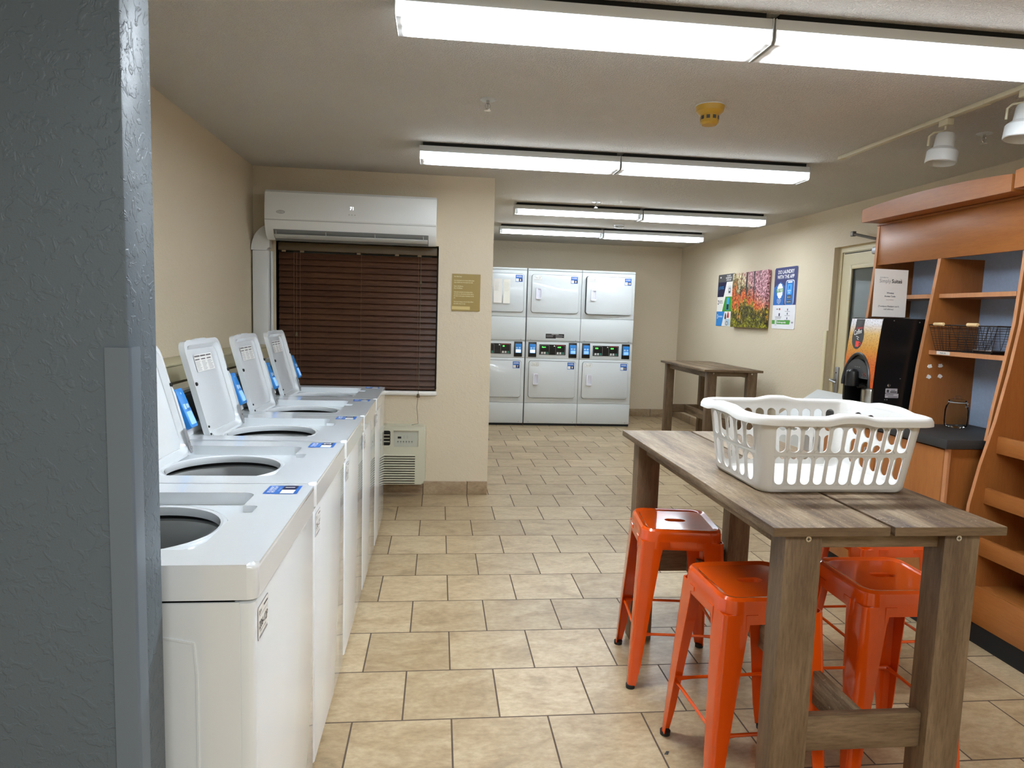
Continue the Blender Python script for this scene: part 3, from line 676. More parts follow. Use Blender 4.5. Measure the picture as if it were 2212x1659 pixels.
t = thing('pipe_cover', 'white pipe duct bending down beside the window from the air conditioner', 'pipe cover', (-1.272, YP, 0.9))
d = MB(); d.box((-1.333, YP-0.075, 0.72), (-1.222, YP-0.001, 1.80), bev=0.006)
d.build('duct', WHITE2, t)
pts = []
for k in range(9):
    a = PI - k*PI/2/8; pts.append((a))
e = MB(); ro, ri = 0.128, 0.02; cx, cz = -1.212, 1.80
polys = []
for a in pts:
    ca, sa = math.cos(a), math.sin(a)
    polys.append([(cx+ro*ca, YP-0.08, cz+(ro+0.05)*sa), (cx+ri*ca, YP-0.08, cz+ri*sa), (cx+ri*ca, YP-0.001, cz+ri*sa), (cx+ro*ca, YP-0.001, cz+(ro+0.05)*sa)])
e.loft(polys); e.build('elbow', WHITE2, t)
d = MB(); d.box((-1.218, YP-0.03, 0.80), (-1.203, YP-0.001, 1.80), bev=0.004); d.build('side_strip', WHITE2, t)

t = thing('venetian_blind', 'dark brown wooden venetian blind closed over the window', 'blind', (-0.6, YP+0.06, WZ0))
bx0, bx1 = WX0+0.008, WX1-0.012
MB().box((bx0, YP+0.03, 1.815), (bx1, YP+0.09, 1.872), bev=0.003).build('headrail', BLINDH, t)
hd = MB()
for x in (bx0+0.04, bx0+0.17, -0.60, -0.32, bx1-0.13): hd.box((x-0.014, YP+0.026, 1.803), (x+0.014, YP+0.032, 1.815))
hd.build('clips', mat('clip_tan', (140,120,90), 0.5), t)
ns = 23; z0, z1 = 0.812, 1.80
sl0 = None
for k in range(ns):
    z = z1-0.022-(z1-z0-0.02)*k/(ns-1)
    if sl0 is None:
        s = MB(); M = Matrix.Translation((0, YP+0.055, 0)) @ Matrix.Rotation(math.radians(66), 4, 'X')
        s.box((bx0, -0.0245, -0.0016), (bx1, 0.0245, 0.0016), M=M); sl0 = s.build('slat', BLIND, t); OFF[sl0.name] = V((0,0,0)); o = sl0
        base = t.location.z
    else: o = sl0.copy(); COL.objects.link(o)
    o.location.z = z
MB().box((bx0, YP+0.035, 0.802), (bx1, YP+0.075, 0.818), bev=0.003).build('bottom_rail', BLIND, t)
cd = MB()
for x in (-1.065, -1.045, -1.02, -0.58, -0.16, -0.142): cd.tube([(x, YP+0.027, 1.805), (x, YP+0.026, 1.3), (x, YP+0.027, 0.82)], 0.0014, 5)
cd.build('ladder_cord', CORDM, t)
c2 = MB(); c2.tube([(-0.142, YP+0.02, 1.80), (-0.142, YP+0.018, 1.1), (-0.146, YP-0.03, 0.81), (-0.146, YP-0.032, 0.76), (-0.155, YP-0.03, 0.68), (-0.148, YP-0.03, 0.62), (-0.142, YP-0.05, 0.558), (-0.19, YP-0.06, 0.549)], 0.0018, 6)
c2.build('pull_cord', mat('cord_grey', (96,92,72), 0.7), t)
ts = MB(); ts.lathe([(0,0.03),(0.006,0.028),(0.011,0.0),(0.0,-0.002)], (-0.142, YP+0.012, 1.60), 10); ts.lathe([(0,0.03),(0.006,0.028),(0.011,0.0),(0.0,-0.002)], (-1.045, YP+0.012, 1.19), 10); ts.lathe([(0,0.03),(0.008,0.026),(0.013,0.0),(0.0,-0.002)], (-0.146, YP-0.036, 0.755), 10)
ts.build('tassel', mat('tassel', (92,78,52), 0.6), t)

# gold notice plaque
t = thing('notice_plaque', 'gold notice plaque with pale text on the partition wall', 'sign', (0.197, YP, 1.41))
nf = F((0.0905, YP-0.001, 1.412), X_, Z_)
pl = MB(); pl.prism(rrect(0, 0.2125, 0, 0.275, 0.002, 2), nf, 0.005); pq = pl.build('plate', GOLD, t)
nf = nf.at(0, 0, 0.005)
MB().prism(rrect(0.003, 0.138, 0.010, 0.034, 0.001, 1), nf, 0.001).build('name_strip', GOLDL, t)
body = 'Dear Valued Guest\n\nDue to high demand of our laundry facilities please\nkeep a watchful eye on the timing of your loads.\n\nWasher: 30/35 Minutes\nDryer: 45-60 Minutes\n\nClothes left unattended in the machines will be\nremoved by our staff and held at the front desk, in\nthe instance another guest is requesting to use the\nunit.\n\nThank you for helping us keep this facility efficient\nand available. Enjoy your stay!'
text(body, 0.0118, mat('print_cream', (238,226,178), 0.5), t, 'lettering', nf.at(0.015, 0.252), 'LEFT', 0.008, 1.22, 0.62)

# through-wall air conditioner
t = thing('through_wall_air_conditioner', 'beige air conditioner set low in the partition wall behind the last washer', 'air conditioner', (-0.62, YP-0.06, 0.11))
px0, px1, py = -1.16, -0.082, YP-0.125
b = MB(); b.prism(rrect(px0, px1, 0.108, 0.548, 0.03, 5), F((0, YP-0.001, 0), X_, Z_), 0.124, bev=0.012, seg=3)
b.build('housing', CREAM, t)
pf = F((0, py, 0), X_, Z_)
g = MB()
for k in range(12):
    z = 0.335-k*0.0185; g.box((px0+0.06, py-0.012, z-0.009), (px1-0.075, py+0.002, z+0.001), bev=0.003)
g.build('grille', CREAM, t)
g = MB()
for k in range(12):
    z = 0.335-k*0.0185; g.box((px0+0.062, py-0.002, z-0.0165), (px1-0.077, py-0.0005, z-0.009))
g.build('grille_gaps', mat('gap_dark', (52,48,40), 0.8), t)
v = MB(); v.prism(rrect(px0+0.15, -0.342, 0.405, 0.515, 0.012, 4), pf, 0.002); vv = v.build('air_outlet', BLACK, t)
v = MB()
for z in (0.43, 0.455, 0.48): v.box((px0+0.155, py-0.006, z), (-0.347, py-0.001, z+0.006))
for k in range(6): v.box((px0+0.2+k*0.11, py-0.005, 0.407), (px0+0.206+k*0.11, py-0.002, 0.513))
v.build('outlet_vanes', CREAM, vv)
cp = MB(); cp.prism(rrect(-0.317, -0.135, 0.395, 0.515, 0.008, 3), pf, 0.0015); cpo = cp.build('control_panel', mat('panel_grey', (186,188,174), 0.4), t)
sh = MB(); sh.box((-0.317, py-0.012, 0.515), (-0.135, py, 0.521), bev=0.001); sh.box((-0.138, py-0.012, 0.40), (-0.132, py, 0.521), bev=0.001); sh.build('panel_hood', CREAM, t)
MB().box((-0.288, py-0.0025, 0.457), (-0.262, py-0.001, 0.472)).build('display', BLACK, cpo)
kb = MB()
for k in range(6): kb.prism(ellipse(-0.286+k*0.0205, 0.434, 0.0055, 0.0055, 12), pf, 0.003, base=0.0015)
kb.build('buttons', mat('button_grey', (120,122,112), 0.5), cpo)
kb = MB()
for k in range(3): 
    for j in range(2): kb.rect(-0.248+j*0.024, -0.236+j*0.024, 0.458+k*0.009, 0.460+k*0.009, pf, 0.0022)
for k in range(6): kb.rect(-0.292+k*0.0205, -0.280+k*0.0205, 0.422, 0.424, pf, 0.0022)
kb.build('panel_print', INKL, cpo)

# ------------------------------------------------------------------ stacked dryers
DW, DYF = 0.6835, 8.49
def make_dryer():
    t = thing('stacked_dryer', 'x', 'dryer')
    f = F((0, 0, 0), X_, Z_)
    b = MB(); b.box((0, 0.012, 0.022), (DW, 0.70, 1.976), bev=0.004); b.box((0.02, 0.03, 0), (DW-0.02, 0.68, 0.022))
    b.build('cabinet', WHITEM, t)
    def panel(name, z0, z1, d=0.012, bev=0.004):
        p = MB(); p.box((0.001, -d+0.012, z0), (DW-0.001, 0.013, z1), bev=bev); return p.build(name, DRYP, t)
    panel('top_band', 1.949, 1.975); panel('door_frame', 1.372, 1.946); panel('service_panel', 1.082, 1.368, 0.02)
    panel('chin_strip', 1.064, 1.080, 0.008); panel('console', 0.858, 1.062); panel('door_frame', 0.290, 0.855); panel('service_panel', 0.03, 0.286, 0.02)
    MB().box((0.005, -0.002, 0.0), (DW-0.005, 0.02, 0.026)).build('plinth', BLACKM, t)
    sc = MB()
    for z in (0.048, 1.092):
        for x in (0.055, DW-0.055): sc.prism(ellipse(x, z, 0.006, 0.006, 10), f, 0.003, base=0.008)
    sc.build('screw', ALU, t)
    for zc, x0, x1, z0, z1 in ((0, 0.05, 0.645, 1.431, 1.90), (1, 0.046, 0.641, 0.36, 0.824)):
        g = MB(); g.prism(rrect(x0-0.004, x1+0.004, z0-0.005, z1+0.004, 0.034, 6), f, 0.0012, base=0.0); g.build('door_gasket', mat('gasket_grey', (66,70,70), 0.7), t)
        d = MB(); d.prism(rrect(x0, x1, z0, z1, 0.03, 6), f, 0.016, base=0.0015, bev=0.005, seg=2); door = d.build('door', DRYW, t)
        hx0, hx1, hz0, hz1 = x0+0.052, x0+0.119, z0+0.165, z0+0.306
        h = MB(); ang = [2*PI*k/40 for k in range(40)]
        cx, cz = (hx0+hx1)/2, (hz0+hz1)/2; hf = f.at(cx, cz, 0.0175)
        o = polar(rrect(hx0-cx, hx1-cx, hz0-cz, hz1-cz, 0.008, 3), ang); i = polar(rrect(hx0-cx+0.016, hx1-cx-0.006, hz0-cz+0.022, hz1-cz-0.016, 0.006, 3), ang)
        h.ring(o, i, hf, 0.018); h.prism(rrect(hx0-cx, hx1-cx, hz0-cz, hz1-cz, 0.008, 3), hf, 0.002)
        h.loft([[hf.p(hx0-cx+0.014, hz0-cz+0.02, 0.018), hf.p(hx1-cx-0.028, hz0-cz+0.02, 0.003), hf.p(hx0-cx+0.014, hz0-cz+0.02, 0.003)], [hf.p(hx0-cx+0.014, hz1-cz-0.014, 0.018), hf.p(hx1-cx-0.028, hz1-cz-0.014, 0.003), hf.p(hx0-cx+0.014, hz1-cz-0.014, 0.003)]])
        h.build('handle', mat('handle_lilac', (214,214,224), 0.35), door)
        sx, sz = x1-0.106, z1-0.098; sf = f.at(sx, sz, 0.0175)
        s = MB(); s.rect(0, 0.087, 0, 0.086, sf, 0.0005, 0); s.rect(0.004, 0.04, 0.006, 0.04, sf, 0.001, 2); s.rect(0.04, 0.083, 0.006, 0.042, sf, 0.001, 1)
        st = s.build('number_sticker', [STK, STKD, STKW], door)
        text('DO LAUNDRY\nWITH THE APP', 0.0125, WINK, st, 'lettering', sf.at(0.0435, 0.067, 0.0005), 'CENTER', 0.02, 0.85, 0.8)
        gx, gz = x0+0.024, z1-0.068; gf = f.at(gx, gz, 0.0175)
        g = MB(); g.rect(0, 0.098, 0, 0.054, gf, 0.0005, 1); g.rect(0.0015, 0.0965, 0.0015, 0.0525, gf, 0.0009, 0); g.rect(0.055, 0.09, 0.045, 0.048, gf, 0.0012, 1); g.rect(0.008, 0.09, 0.006, 0.009, gf, 0.0012, 1)
        tg = g.build('machine_tag', [STKW, INKL], door)
        text('913-12P', 0.021, INK, tg, 'lettering', gf.at(0.049, 0.019, 0.0009), 'CENTER', 0.0, 1, 0.9)
        text('DEV', 0.008, INK, tg, 'lettering', gf.at(0.008, 0.042, 0.0009))
    cp = MB(); cp.prism(rrect(0.171, 0.508, 0.904, 1.034, 0.004, 2), f, 0.004, base=0.0); pan = cp.build('control_panel', BLACK, t)
    for j, x in enumerate((0.178, 0.378)):
        a = MB(); ang = [2*PI*k/36 for k in range(36)]; hf = f.at(x+0.06, 0.966, 0.004)
        a.ring(polar(rrect(-0.06, 0.06, -0.056, 0.06, 0.006, 3), ang), polar(rrect(-0.0575, 0.0575, -0.0535, 0.0575, 0.005, 3), ang), hf, 0.001)
        a.build('display_outline', INKL, pan)
        kb = MB()
        for q in range(3):
            for r in range(2): kb.prism(rrect(x+0.018+q*0.033, x+0.042+q*0.033, 0.915+r*0.0135, 0.925+r*0.0135, 0.002, 2), f, 0.0012, base=0.004, mi=1 if q == 2 else 0)
        kb.build('keypad', [STKW, mat('key_teal', (40,130,110), 0.5)], pan)
    rl = MB(); rl.rect(0.384, 0.494, 1.024, 1.028, f, 0.0052); rl.build('warning_strip', RED_P, pan)
    dt = MB(); dt.prism(ellipse(0.362, 1.016, 0.008, 0.008, 12), f, 0.001, base=0.004); dt.build('panel_badge', STKW, pan)
    for x0 in (0.031, 0.547):
        p = MB(); p.box((x0, -0.006, 0.872), (x0+0.103, 0.002, 1.060), bev=0.002); pl = p.build('reader_plate', BLACK, t)
        r = MB(); r.prism(rrect(x0+0.012, x0+0.092, 0.918, 1.034, 0.008, 3), f, 0.026, base=0.004, bev=0.006); rd = r.build('card_reader', BLUE, pl)
    return t
dry = make_dryer()
DXS = [0.3945, 1.0905, 1.7765]
DN = [('6', '7'), ('8', '9'), ('10', '11')]
DLAB = ['white stacked dryer numbered 6 and 7, leftmost of the three, half hidden by the partition', 'white stacked dryer numbered 8 and 9, middle of the three, with a black warning label', 'white stacked dryer numbered 10 and 11, rightmost, its upper door standing ajar']
DISP = [('', '55'), ('Start', '4:00'), ('000', '000')]
SCR = [('x', BLUES2), (BLUES2, BLUES), (BLUES, BLUES)]
drs = [dry]+[copy_tree(dry) for _ in range(2)]
f = F((0,0,0), X_, Z_)
for k, o in enumerate(drs):
    doors = [c for c in o.children if c.name.split('.')[0] == 'door']
    doors.sort(key=lambda d: -d.data.vertices[0].co.z)
    for j, d in enumerate(doors):
        st = [c for c in d.children if c.name.startswith('number_sticker')][0]
        x1, z1 = ((0.645, 1.90), (0.641, 0.824))[j]
        text(DN[k][j], 0.034, WINK, st, 'number', f.at(x1-0.106+0.0615, z1-0.098+0.012, 0.0185), 'CENTER', 0.03)
    pan = [c for c in o.children if c.name.startswith('control_panel')][0]
    for j, x in enumerate((0.19, 0.39)):
        if DISP[k][j]: text(DISP[k][j], 0.026, GREEN_L, pan, 'display_digits', f.at(x+0.012, 0.992, 0.004), 'LEFT', 0.01)
    for c in o.children:
        if c.name.startswith('reader_plate'):
            x0 = min(v.co.x for v in c.data.vertices); left = x0 < 0.2
            rd = c.children[0]
            m = SCR[k][0 if left else 1]; m = BLUES2 if m == 'x' else m
            s = MB(); s.prism(rrect(x0+0.022, x0+0.082, 0.926, 0.964, 0.003, 2), f, 0.001, base=0.030); s.build('reader_screen', m, rd)
            for xa in (0.022, 0.056): MB().prism(rrect(x0+xa, x0+xa+0.024, 0.974, 0.994, 0.002, 2), f, 0.001, base=0.030).build('reader_icon', MATS['icon_pale'], rd)
    if k == 1:
        bl = MB(); bl.rect(0.246, 0.480, 1.111, 1.169, f, 0.0085, 0); bl.rect(0.375, 0.478, 1.111, 1.119, f, 0.009, 2)
        for r in range(4):
            for q in range(2): bl.rect(0.254+q*0.118, 0.254+q*0.118+random.uniform(0.08, 0.105), 1.128+r*0.008, 1.131+r*0.008, f, 0.009, 1)
        bl.rect(0.32, 0.41, 1.161, 1.165, f, 0.009, 2)
        bl.build('warning_label', [BLACK, INKL, STKW], o, label='black warning label with fine print')
    if k == 2:
        d = doors[0]; M = Matrix.Translation((0.645, 0, 0)) @ Matrix.Rotation(math.radians(4.0), 4, 'Z') @ Matrix.Translation((-0.645, 0, 0))
        d.matrix_basis = M
    o.location = (DXS[k], DYF, 0); o['label'] = DLAB[k]; o['group'] = 'stacked dryers on the back wall'
for x0, x1, z0, z1, m, lab in ((0.665, 0.765, 1.535, 1.832, PAPER, 'white paper note taped to the leftmost upper dryer door'), (0.782, 0.868, 1.532, 1.828, PAPERC, 'cream paper note beside the white note on the leftmost upper dryer door')):
    t = thing('paper_note', lab, 'note', ((x0+x1)/2, DYF-0.02, z0), 'paper notes on the dryer door')
    p = MB(); vs = []
    for k in range(6):
        z = z0+(z1-z0)*k/5; dy = DYF-0.019-0.016*(1-k/5)**2
        vs += [(x0, dy, z), (x1, dy-0.003, z)]
    p.add(vs, [[2*k, 2*k+1, 2*k+3, 2*k+2] for k in range(5)]); sheet = p.build('sheet', m, t)
    nf = F((x0, DYF-0.0195, z0), X_, Z_)
    q = MB()
    for k in range(9): q.rect(0.012, 0.012+random.uniform(0.04, 0.066), 0.15+k*0.013, 0.153+k*0.013, nf, 0.006)
    q.build('faint_print', mat('faint', (206,202,196), 0.7), t)

# ------------------------------------------------------------------ tables
def make_table():
    t = thing('bar_table', 'x', 'table')
    W, Lh, zt = 0.3055, 0.68, 0.910
    for s in (-1, 1):
        a, c = (0.0055, W) if s > 0 else (-W, -0.0055)
        pk = MB().box((a, -Lh, 0.887), (c, Lh, zt), bev=0.0015).build('tabletop_plank', T_Y, t)
        for sy in (-1, 1):
            y0, y1 = sorted((sy*(Lh-0.0005), sy*(Lh+0.0008))); MB().box((a+0.001, y0, 0.888), (c-0.001, y1, zt-0.001)).build('edge_band', T_X, pk)
    for sx in (-1, 1):
        for sy in (-1, 1):
            x0, x1 = sorted((sx*0.163, sx*0.259)); y0, y1 = sorted((sy*0.581, sy*0.652))
            lg = MB(); lg.box((x0, y0, 0), (x1, y1, 0.8865), bev=0.002); leg = lg.build('leg', T_Z, t)
            sf = F((sx*0.2, sy*0.652, 0.872), X_*(-sy), Z_)
            s = MB(); s.prism(ellipse(0, 0, 0.0075, 0.0075, 14), sf, 0.002); s.rect(-0.004, 0.004, -0.0008, 0.0008, sf, 0.0024, 1); s.rect(-0.0008, 0.0008, -0.004, 0.004, sf, 0.0024, 1)
            s.build('screw', [CHROME, BLACKM], leg)
    for sy in (-1, 1):
        y0, y1 = sorted((sy*0.605, sy*0.630))
        MB().box((-0.163, y0, 0.842), (0.163, y1, 0.8865), bev=0.002).build('apron', T_X, t)
        MB().box((-0.163, y0, 0.30), (0.163, y1, 0.395), bev=0.002).build('stretcher', T_X, t)
    for sx in (-1, 1):
        x0, x1 = sorted((sx*0.20, sx*0.225))
        MB().box((x0, -0.581, 0.822), (x1, 0.581, 0.8865), bev=0.002).build('apron', T_Y, t)
    MB().box((-0.012, -0.605, 0.30), (0.012, 0.605, 0.395), bev=0.002).build('stretcher', T_Y, t)
    return t
tb = make_table()
tb2 = copy_tree(tb)
tb.location = (1.1115, 2.188, 0); tb['label'] = 'rustic grey-brown bar table in front carrying the laundry basket'; tb['group'] = 'rustic bar tables'
tb2.location = (2.935, 7.17, 0); tb2['label'] = 'rustic brown bar table standing bare against the far right wall'; tb2['group'] = 'rustic bar tables'

# ------------------------------------------------------------------ stools
def make_stool():
    t = thing('metal_stool', 'x', 'stool')
    H, hs = 0.612, 0.150
    ang = sorted(set([2*PI*k/64 for k in range(64)]))
    slot = stadium(0, 0, 0.076, 0.032, 6)
    s = MB(); fr = F((0, 0, 0), X_, Y_)
    prof = [(0.0, 0.0), (-0.004, 0.0), (-0.008, 0.002), (-0.016, 0.0005)]
    R = lambda g, r: polar(rrect(-hs-g, hs+g, -hs-g, hs+g, r, 6), ang)
    loops = [(R(0.006, 0.05), H-0.075), (R(0.003, 0.048), H-0.02), (R(0.0, 0.046), H-0.008), (R(-0.008, 0.04), H), (R(-0.02, 0.034), H-0.002), (R(-0.026, 0.03), H-0.0055), (polar(stadium(0, 0, 0.082, 0.038, 6), ang), H-0.0058), (polar(slot, ang), H-0.0105), (polar(slot, ang), H-0.021)]
    n = len(ang); vs = [V((x, y, z)) for lp, z in loops for x, y in lp]; fs = []
    for i in range(len(loops)-1):
        for k in range(n): fs.append([i*n+k, i*n+(k+1) % n, (i+1)*n+(k+1) % n, (i+1)*n+k])
    # underside
    i0 = len(vs); vs += [V((x, y, H-0.022)) for x, y in R(-0.004, 0.044)]; vs += [V((x, y, H-0.022)) for x, y in polar(slot, ang)]; vs += [V((x, y, H-0.073)) for x, y in R(0.002, 0.046)]
    for k in range(n):
        j = (k+1) % n; fs += [[i0+k, i0+n+k, i0+n+j, i0+j], [i0+k, i0+j, i0+2*n+j, i0+2*n+k], [k, i0+2*n+k, i0+2*n+j, j]]
    s.add(vs, fs); s.build('seat', ORANGE, t, smooth=26)
    leg = None
    def Lpoly(cx, cy, w, z, th=0.003):
        r = min(w*0.5, 0.014); out = []
        out += [(cx-w, cy), (cx-r, cy)]
        for k in range(1, 4): a = PI/2-k*PI/2/4; out.append((cx-r+r*math.cos(a), cy-r+r*math.sin(a)))
        out += [(cx, cy-r), (cx, cy-w), (cx-th, cy-w), (cx-th, cy-r-0.002), (cx-r-0.002, cy-th), (cx-w, cy-th)]
        return [V((x, y, z)) for x, y in out]
    l = MB(); l.loft([Lpoly(0.154, 0.154, 0.080, 0.566), Lpoly(0.1565, 0.1565, 0.077, 0.52), Lpoly(0.172, 0.172, 0.056, 0.27), Lpoly(0.182, 0.182, 0.042, 0.09), Lpoly(0.186, 0.186, 0.030, 0.012)])
    # gusset spreading from the leg into the skirt
    for sgn in (0, 1):
        P = [(0.157-0.079, 0.52), (0.157-0.082, 0.545), (0.157-0.105, 0.552), (0.157-0.105, 0.566), (0.157-0.07, 0.566), (0.157-0.07, 0.5)]
        fr2 = F((0, 0.1545, 0), X_*-1, Z_) if sgn == 0 else F((0.1545, 0, 0), Y_, Z_)
        l.prism([(-x if sgn == 0 else x, z) for x, z in P][::1], fr2, 0.003)
    l.prism(rrect(-0.182, -0.162, 0.075, 0.115, 0.009, 4), F((0, 0.1815, 0), X_*-1, Z_), 0.0) if False else None
    leg = l.build('leg', ORANGE, t)
    fc = MB(); fc.lathe([(0.0, 0.0), (0.017, 0.0), (0.018, 0.014), (0.0, 0.014)], (0.174, 0.174, 0), 14); cap = fc.build('foot_cap', RUBBER, leg)
    for k in range(1, 4):
        c = leg.copy(); COL.objects.link(c); c.rotation_euler.z = k*PI/2
        q = cap.copy(); COL.objects.link(q); q.parent = c
    z = 0.205; a = 0.171
    b0 = None
    for k in range(4):
        if b0 is None:
            b = MB(); b.tube([(-a+0.012, a-0.01, z), (-0.10, a-0.012, z+0.002), (0.10, a-0.012, z+0.002), (a-0.012, a-0.01, z)], [0.0095, 0.0055, 0.0055, 0.0095], 8); b0 = b.build('brace', ORANGE, t)
        else:
            c = b0.copy(); COL.objects.link(c); c.rotation_euler.z = k*PI/2
    u = MB(); u.tube([(-0.13, -0.13, 0.553), (0.13, 0.13, 0.553)], 0.006, 6); u.tube([(-0.13, 0.13, 0.545), (0.13, -0.13, 0.545)], 0.006, 6); u.build('cross_strap', ORANGE, t)
    p = MB()
    for sx in (-1, 1):
        for sy in (-1, 1): p.box((sx*0.125-0.012, sy*0.125-0.012, 0.52), (sx*0.125+0.012, sy*0.125+0.012, 0.556), bev=0.002)
    p.build('stacking_pad', RUBBER, t)
    return t
st = make_stool()
ST = [((0.945, 2.545, 0), -7.3, 'orange metal stool at the far left side of the front table'), ((0.968, 1.935, 0), 2.0, 'orange metal stool at the near left side of the front table, behind its leg'),
      ((1.425, 1.965, 0), -1.0, 'orange metal stool framed between the front table legs, nearer of the right pair'), ((1.735, 2.455, 0), 0.0, 'orange metal stool mostly hidden under the tabletop, farther of the right pair')]
stools = [st]+[copy_tree(st) for _ in range(3)]
for o, (l, r, lab) in zip(stools, ST):
    o.location = l; o.rotation_euler.z = math.radians(r); o['label'] = lab; o['group'] = 'orange metal stools around the front table'

# ------------------------------------------------------------------ laundry basket
bxc, byc, bz = 1.150, 1.990, 0.9105
t = thing('laundry_basket', 'off-white plastic laundry basket with slotted sides on the front table', 'basket', (bxc, byc, bz))
A0, B0, R0_ = 0.226, 0.168, 0.034
A1, B1, R1_ = 0.250, 0.196, 0.038
HB = 0.222
def bpnt(side, s, v):      # side 0 near,1 right,2 far,3 left ; s in -1..1 along the straight part
    a, b, r = A0+(A1-A0)*v, B0+(B1-B0)*v, R0_+(R1_-R0_)*v
    if side == 0: x, y = s*(a-r), -b
    elif side == 1: x, y = a, s*(b-r)
    elif side == 2: x, y = -s*(a-r), b
    else: x, y = -a, -s*(b-r)
    bow = (1-s*s)*0.007*v
    if side == 0: y -= bow
    elif side == 2: y += bow
    elif side == 1: x += bow
    else: x -= bow
    return V((bxc+x, byc+y, bz+0.012+v*(HB-0.012)))
def bcor(side, k, n, v):   # corner following the side
    a, b, r = A0+(A1-A0)*v, B0+(B1-B0)*v, R0_+(R1_-R0_)*v
    c = [(a-r, -b+r), (a-r, b-r), (-a+r, b-r), (-a+r, -b+r)][side]
    an = [-PI/2, 0, PI/2, PI][side] + k*PI/2/n
    return V((bxc+c[0]+r*math.cos(an), byc+c[1]+r*math.sin(an), bz+0.012+v*(HB-0.012)))
m = MB()
RV = [0.0, 0.06, 0.475, 0.52, 0.895, 1.0]
for side in range(4):
    nc = 10 if side in (0, 2) else 5
    for ci in range(nc):
        s0, s1 = -1+2*ci/nc, -1+2*(ci+1)/nc
        for ri in range(5):
            v0, v1 = RV[ri], RV[ri+1]
            if ri in (1, 3):
                hw, hh = (s1-s0)/2, (v1-v0)/2
                L = (A0+A1-R0_-R1_)/2 if nc == 10 else (B0+B1-R0_-R1_)/2
                W_, H_ = (s1-s0)*L/2*1.0, hh*HB
                rect = [(-W_, -H_), (W_, -H_), (W_, H_), (-W_, H_)]
                sw = W_*2*0.72; sd_ = stadium(0, 0, sw, 2*H_-0.004, 7)
                an = sorted(set([round(math.atan2(y, x) % (2*PI), 6) for x, y in rect+sd_]))
                o = polar(rect, an); i = polar(sd_, an)
                def mp(p): return bpnt(side, (s0+s1)/2+p[0]/W_*hw, (v0+v1)/2+p[1]/H_*hh)
                n = len(an); m.add([mp(p) for p in o]+[mp(p) for p in i], [[k, (k+1) % n, n+(k+1) % n, n+k] for k in range(n)])
            else:
                m.add([bpnt(side, s0, v0), bpnt(side, s1, v0), bpnt(side, s1, v1), bpnt(side, s0, v1)], [[0,1,2,3]])
    for k in range(8):
        for ri in range(5):
            v0, v1 = RV[ri], RV[ri+1]
            m.add([bcor(side, k, 8, v0), bcor(side, k+1, 8, v0), bcor(side, k+1, 8, v1), bcor(side, k, 8, v1)], [[0,1,2,3]])
# rounded foot and floor of the basket
per = []
for side in range(4):
    per += [(side, 's', -1+2*k/12) for k in range(12)] + [(side, 'c', k) for k in range(8)]
def pp(e, v): return bpnt(e[0], e[2], v) if e[1] == 's' else bcor(e[0], e[2], 8, v)
ctr = V((bxc, byc, 0)); n = len(per)
def inset(p, d, z):
    q = V((p.x-bxc, p.y-byc, 0)); l = q.length; q = q*((l-d)/l); return V((bxc+q.x, byc+q.y, z))
loops = [[pp(e, 0.0) for e in per], [inset(pp(e, 0.0), 0.006, bz+0.004) for e in per], [inset(pp(e, 0.0), 0.016, bz+0.0005) for e in per]]
m.add([p for L in loops for p in L]+[V((bxc, byc, bz+0.0005))], [[i*n+k, i*n+(k+1) % n, (i+1)*n+(k+1) % n, (i+1)*n+k] for i in range(2) for k in range(n)]+[[2*n+k, 2*n+(k+1) % n, 3*n] for k in range(n)])
bmesh.ops.remove_doubles(m.bm, verts=m.bm.verts, dist=0.0004)
tubo = m.build('tub', BASK, t)
md = tubo.modifiers.new('thick', 'SOLIDIFY'); md.thickness = 0.0035; md.offset = 0.0
rm = MB()
rp = []
for side in range(4):
    rp += [(side, 's', -1+2*k/28) for k in range(28)] + [(side, 'c', k) for k in range(8)]
prof = [(-0.002, -0.012), (-0.003, 0.002), (0.003, 0.008), (0.014, 0.0085), (0.025, 0.005), (0.031, -0.005), (0.032, -0.017), (0.029, -0.018), (0.027, -0.006), (0.022, 0.001), (0.012, 0.0045), (0.003, 0.004)]
nr = len(rp); vs = []
for e in rp:
    p = pp(e, 1.0); q = V((0,0,0))
    if e[1] == 's':
        q = [V((0,-1,0)), V((1,0,0)), V((0,1,0)), V((-1,0,0))][e[0]]
        s = abs(e[2]); lim = 0.36 if e[0] in (0, 2) else 0.75
        lift = 0.0
        x = (lim-s)/(0.26 if e[0] in (0, 2) else 0.5)
        if x > 0: x = min(1.0, x); lift = 0.0095*(x*x*(3-2*x))
    else:
        an = [-PI/2, 0, PI/2, PI][e[0]] + e[2]*PI/2/8; q = V((math.cos(an), math.sin(an), 0)); lift = 0.0
    for o, z in prof: vs.append(p+q*o+V((0,0,z+lift)))
np_ = len(prof)
rm.add(vs, [[i*np_+k, i*np_+(k+1) % np_, ((i+1) % nr)*np_+(k+1) % np_, ((i+1) % nr)*np_+k] for i in range(nr) for k in range(np_)])
# web that follows the raised handles
for i in range(nr):
    pass
rm.build('rim', BASK, t, smooth=50)
wb = MB(); vs = []
for i, e in enumerate(rp):
    p = pp(e, 0.985); top = V(pp(e, 1.0)); 
    zz = max(0.0, 0.0)
    vs.append(p); 
    s = abs(e[2]) if e[1] == 's' else 1; lim = 0.36 if e[0] in (0, 2) else 0.75
    x = (lim-s)/(0.26 if e[0] in (0, 2) else 0.5) if e[1] == 's' else 0
    x = max(0, min(1.0, x)); vs.append(top+V((0, 0, 0.004+0.0095*(x*x*(3-2*x)))))
wb.add(vs, [[2*i, 2*((i+1) % nr), 2*((i+1) % nr)+1, 2*i+1] for i in range(nr)])
wbo = wb.build('handle_web', BASK, t); md = wbo.modifiers.new('thick', 'SOLIDIFY'); md.thickness = 0.003; md.offset = 0.0

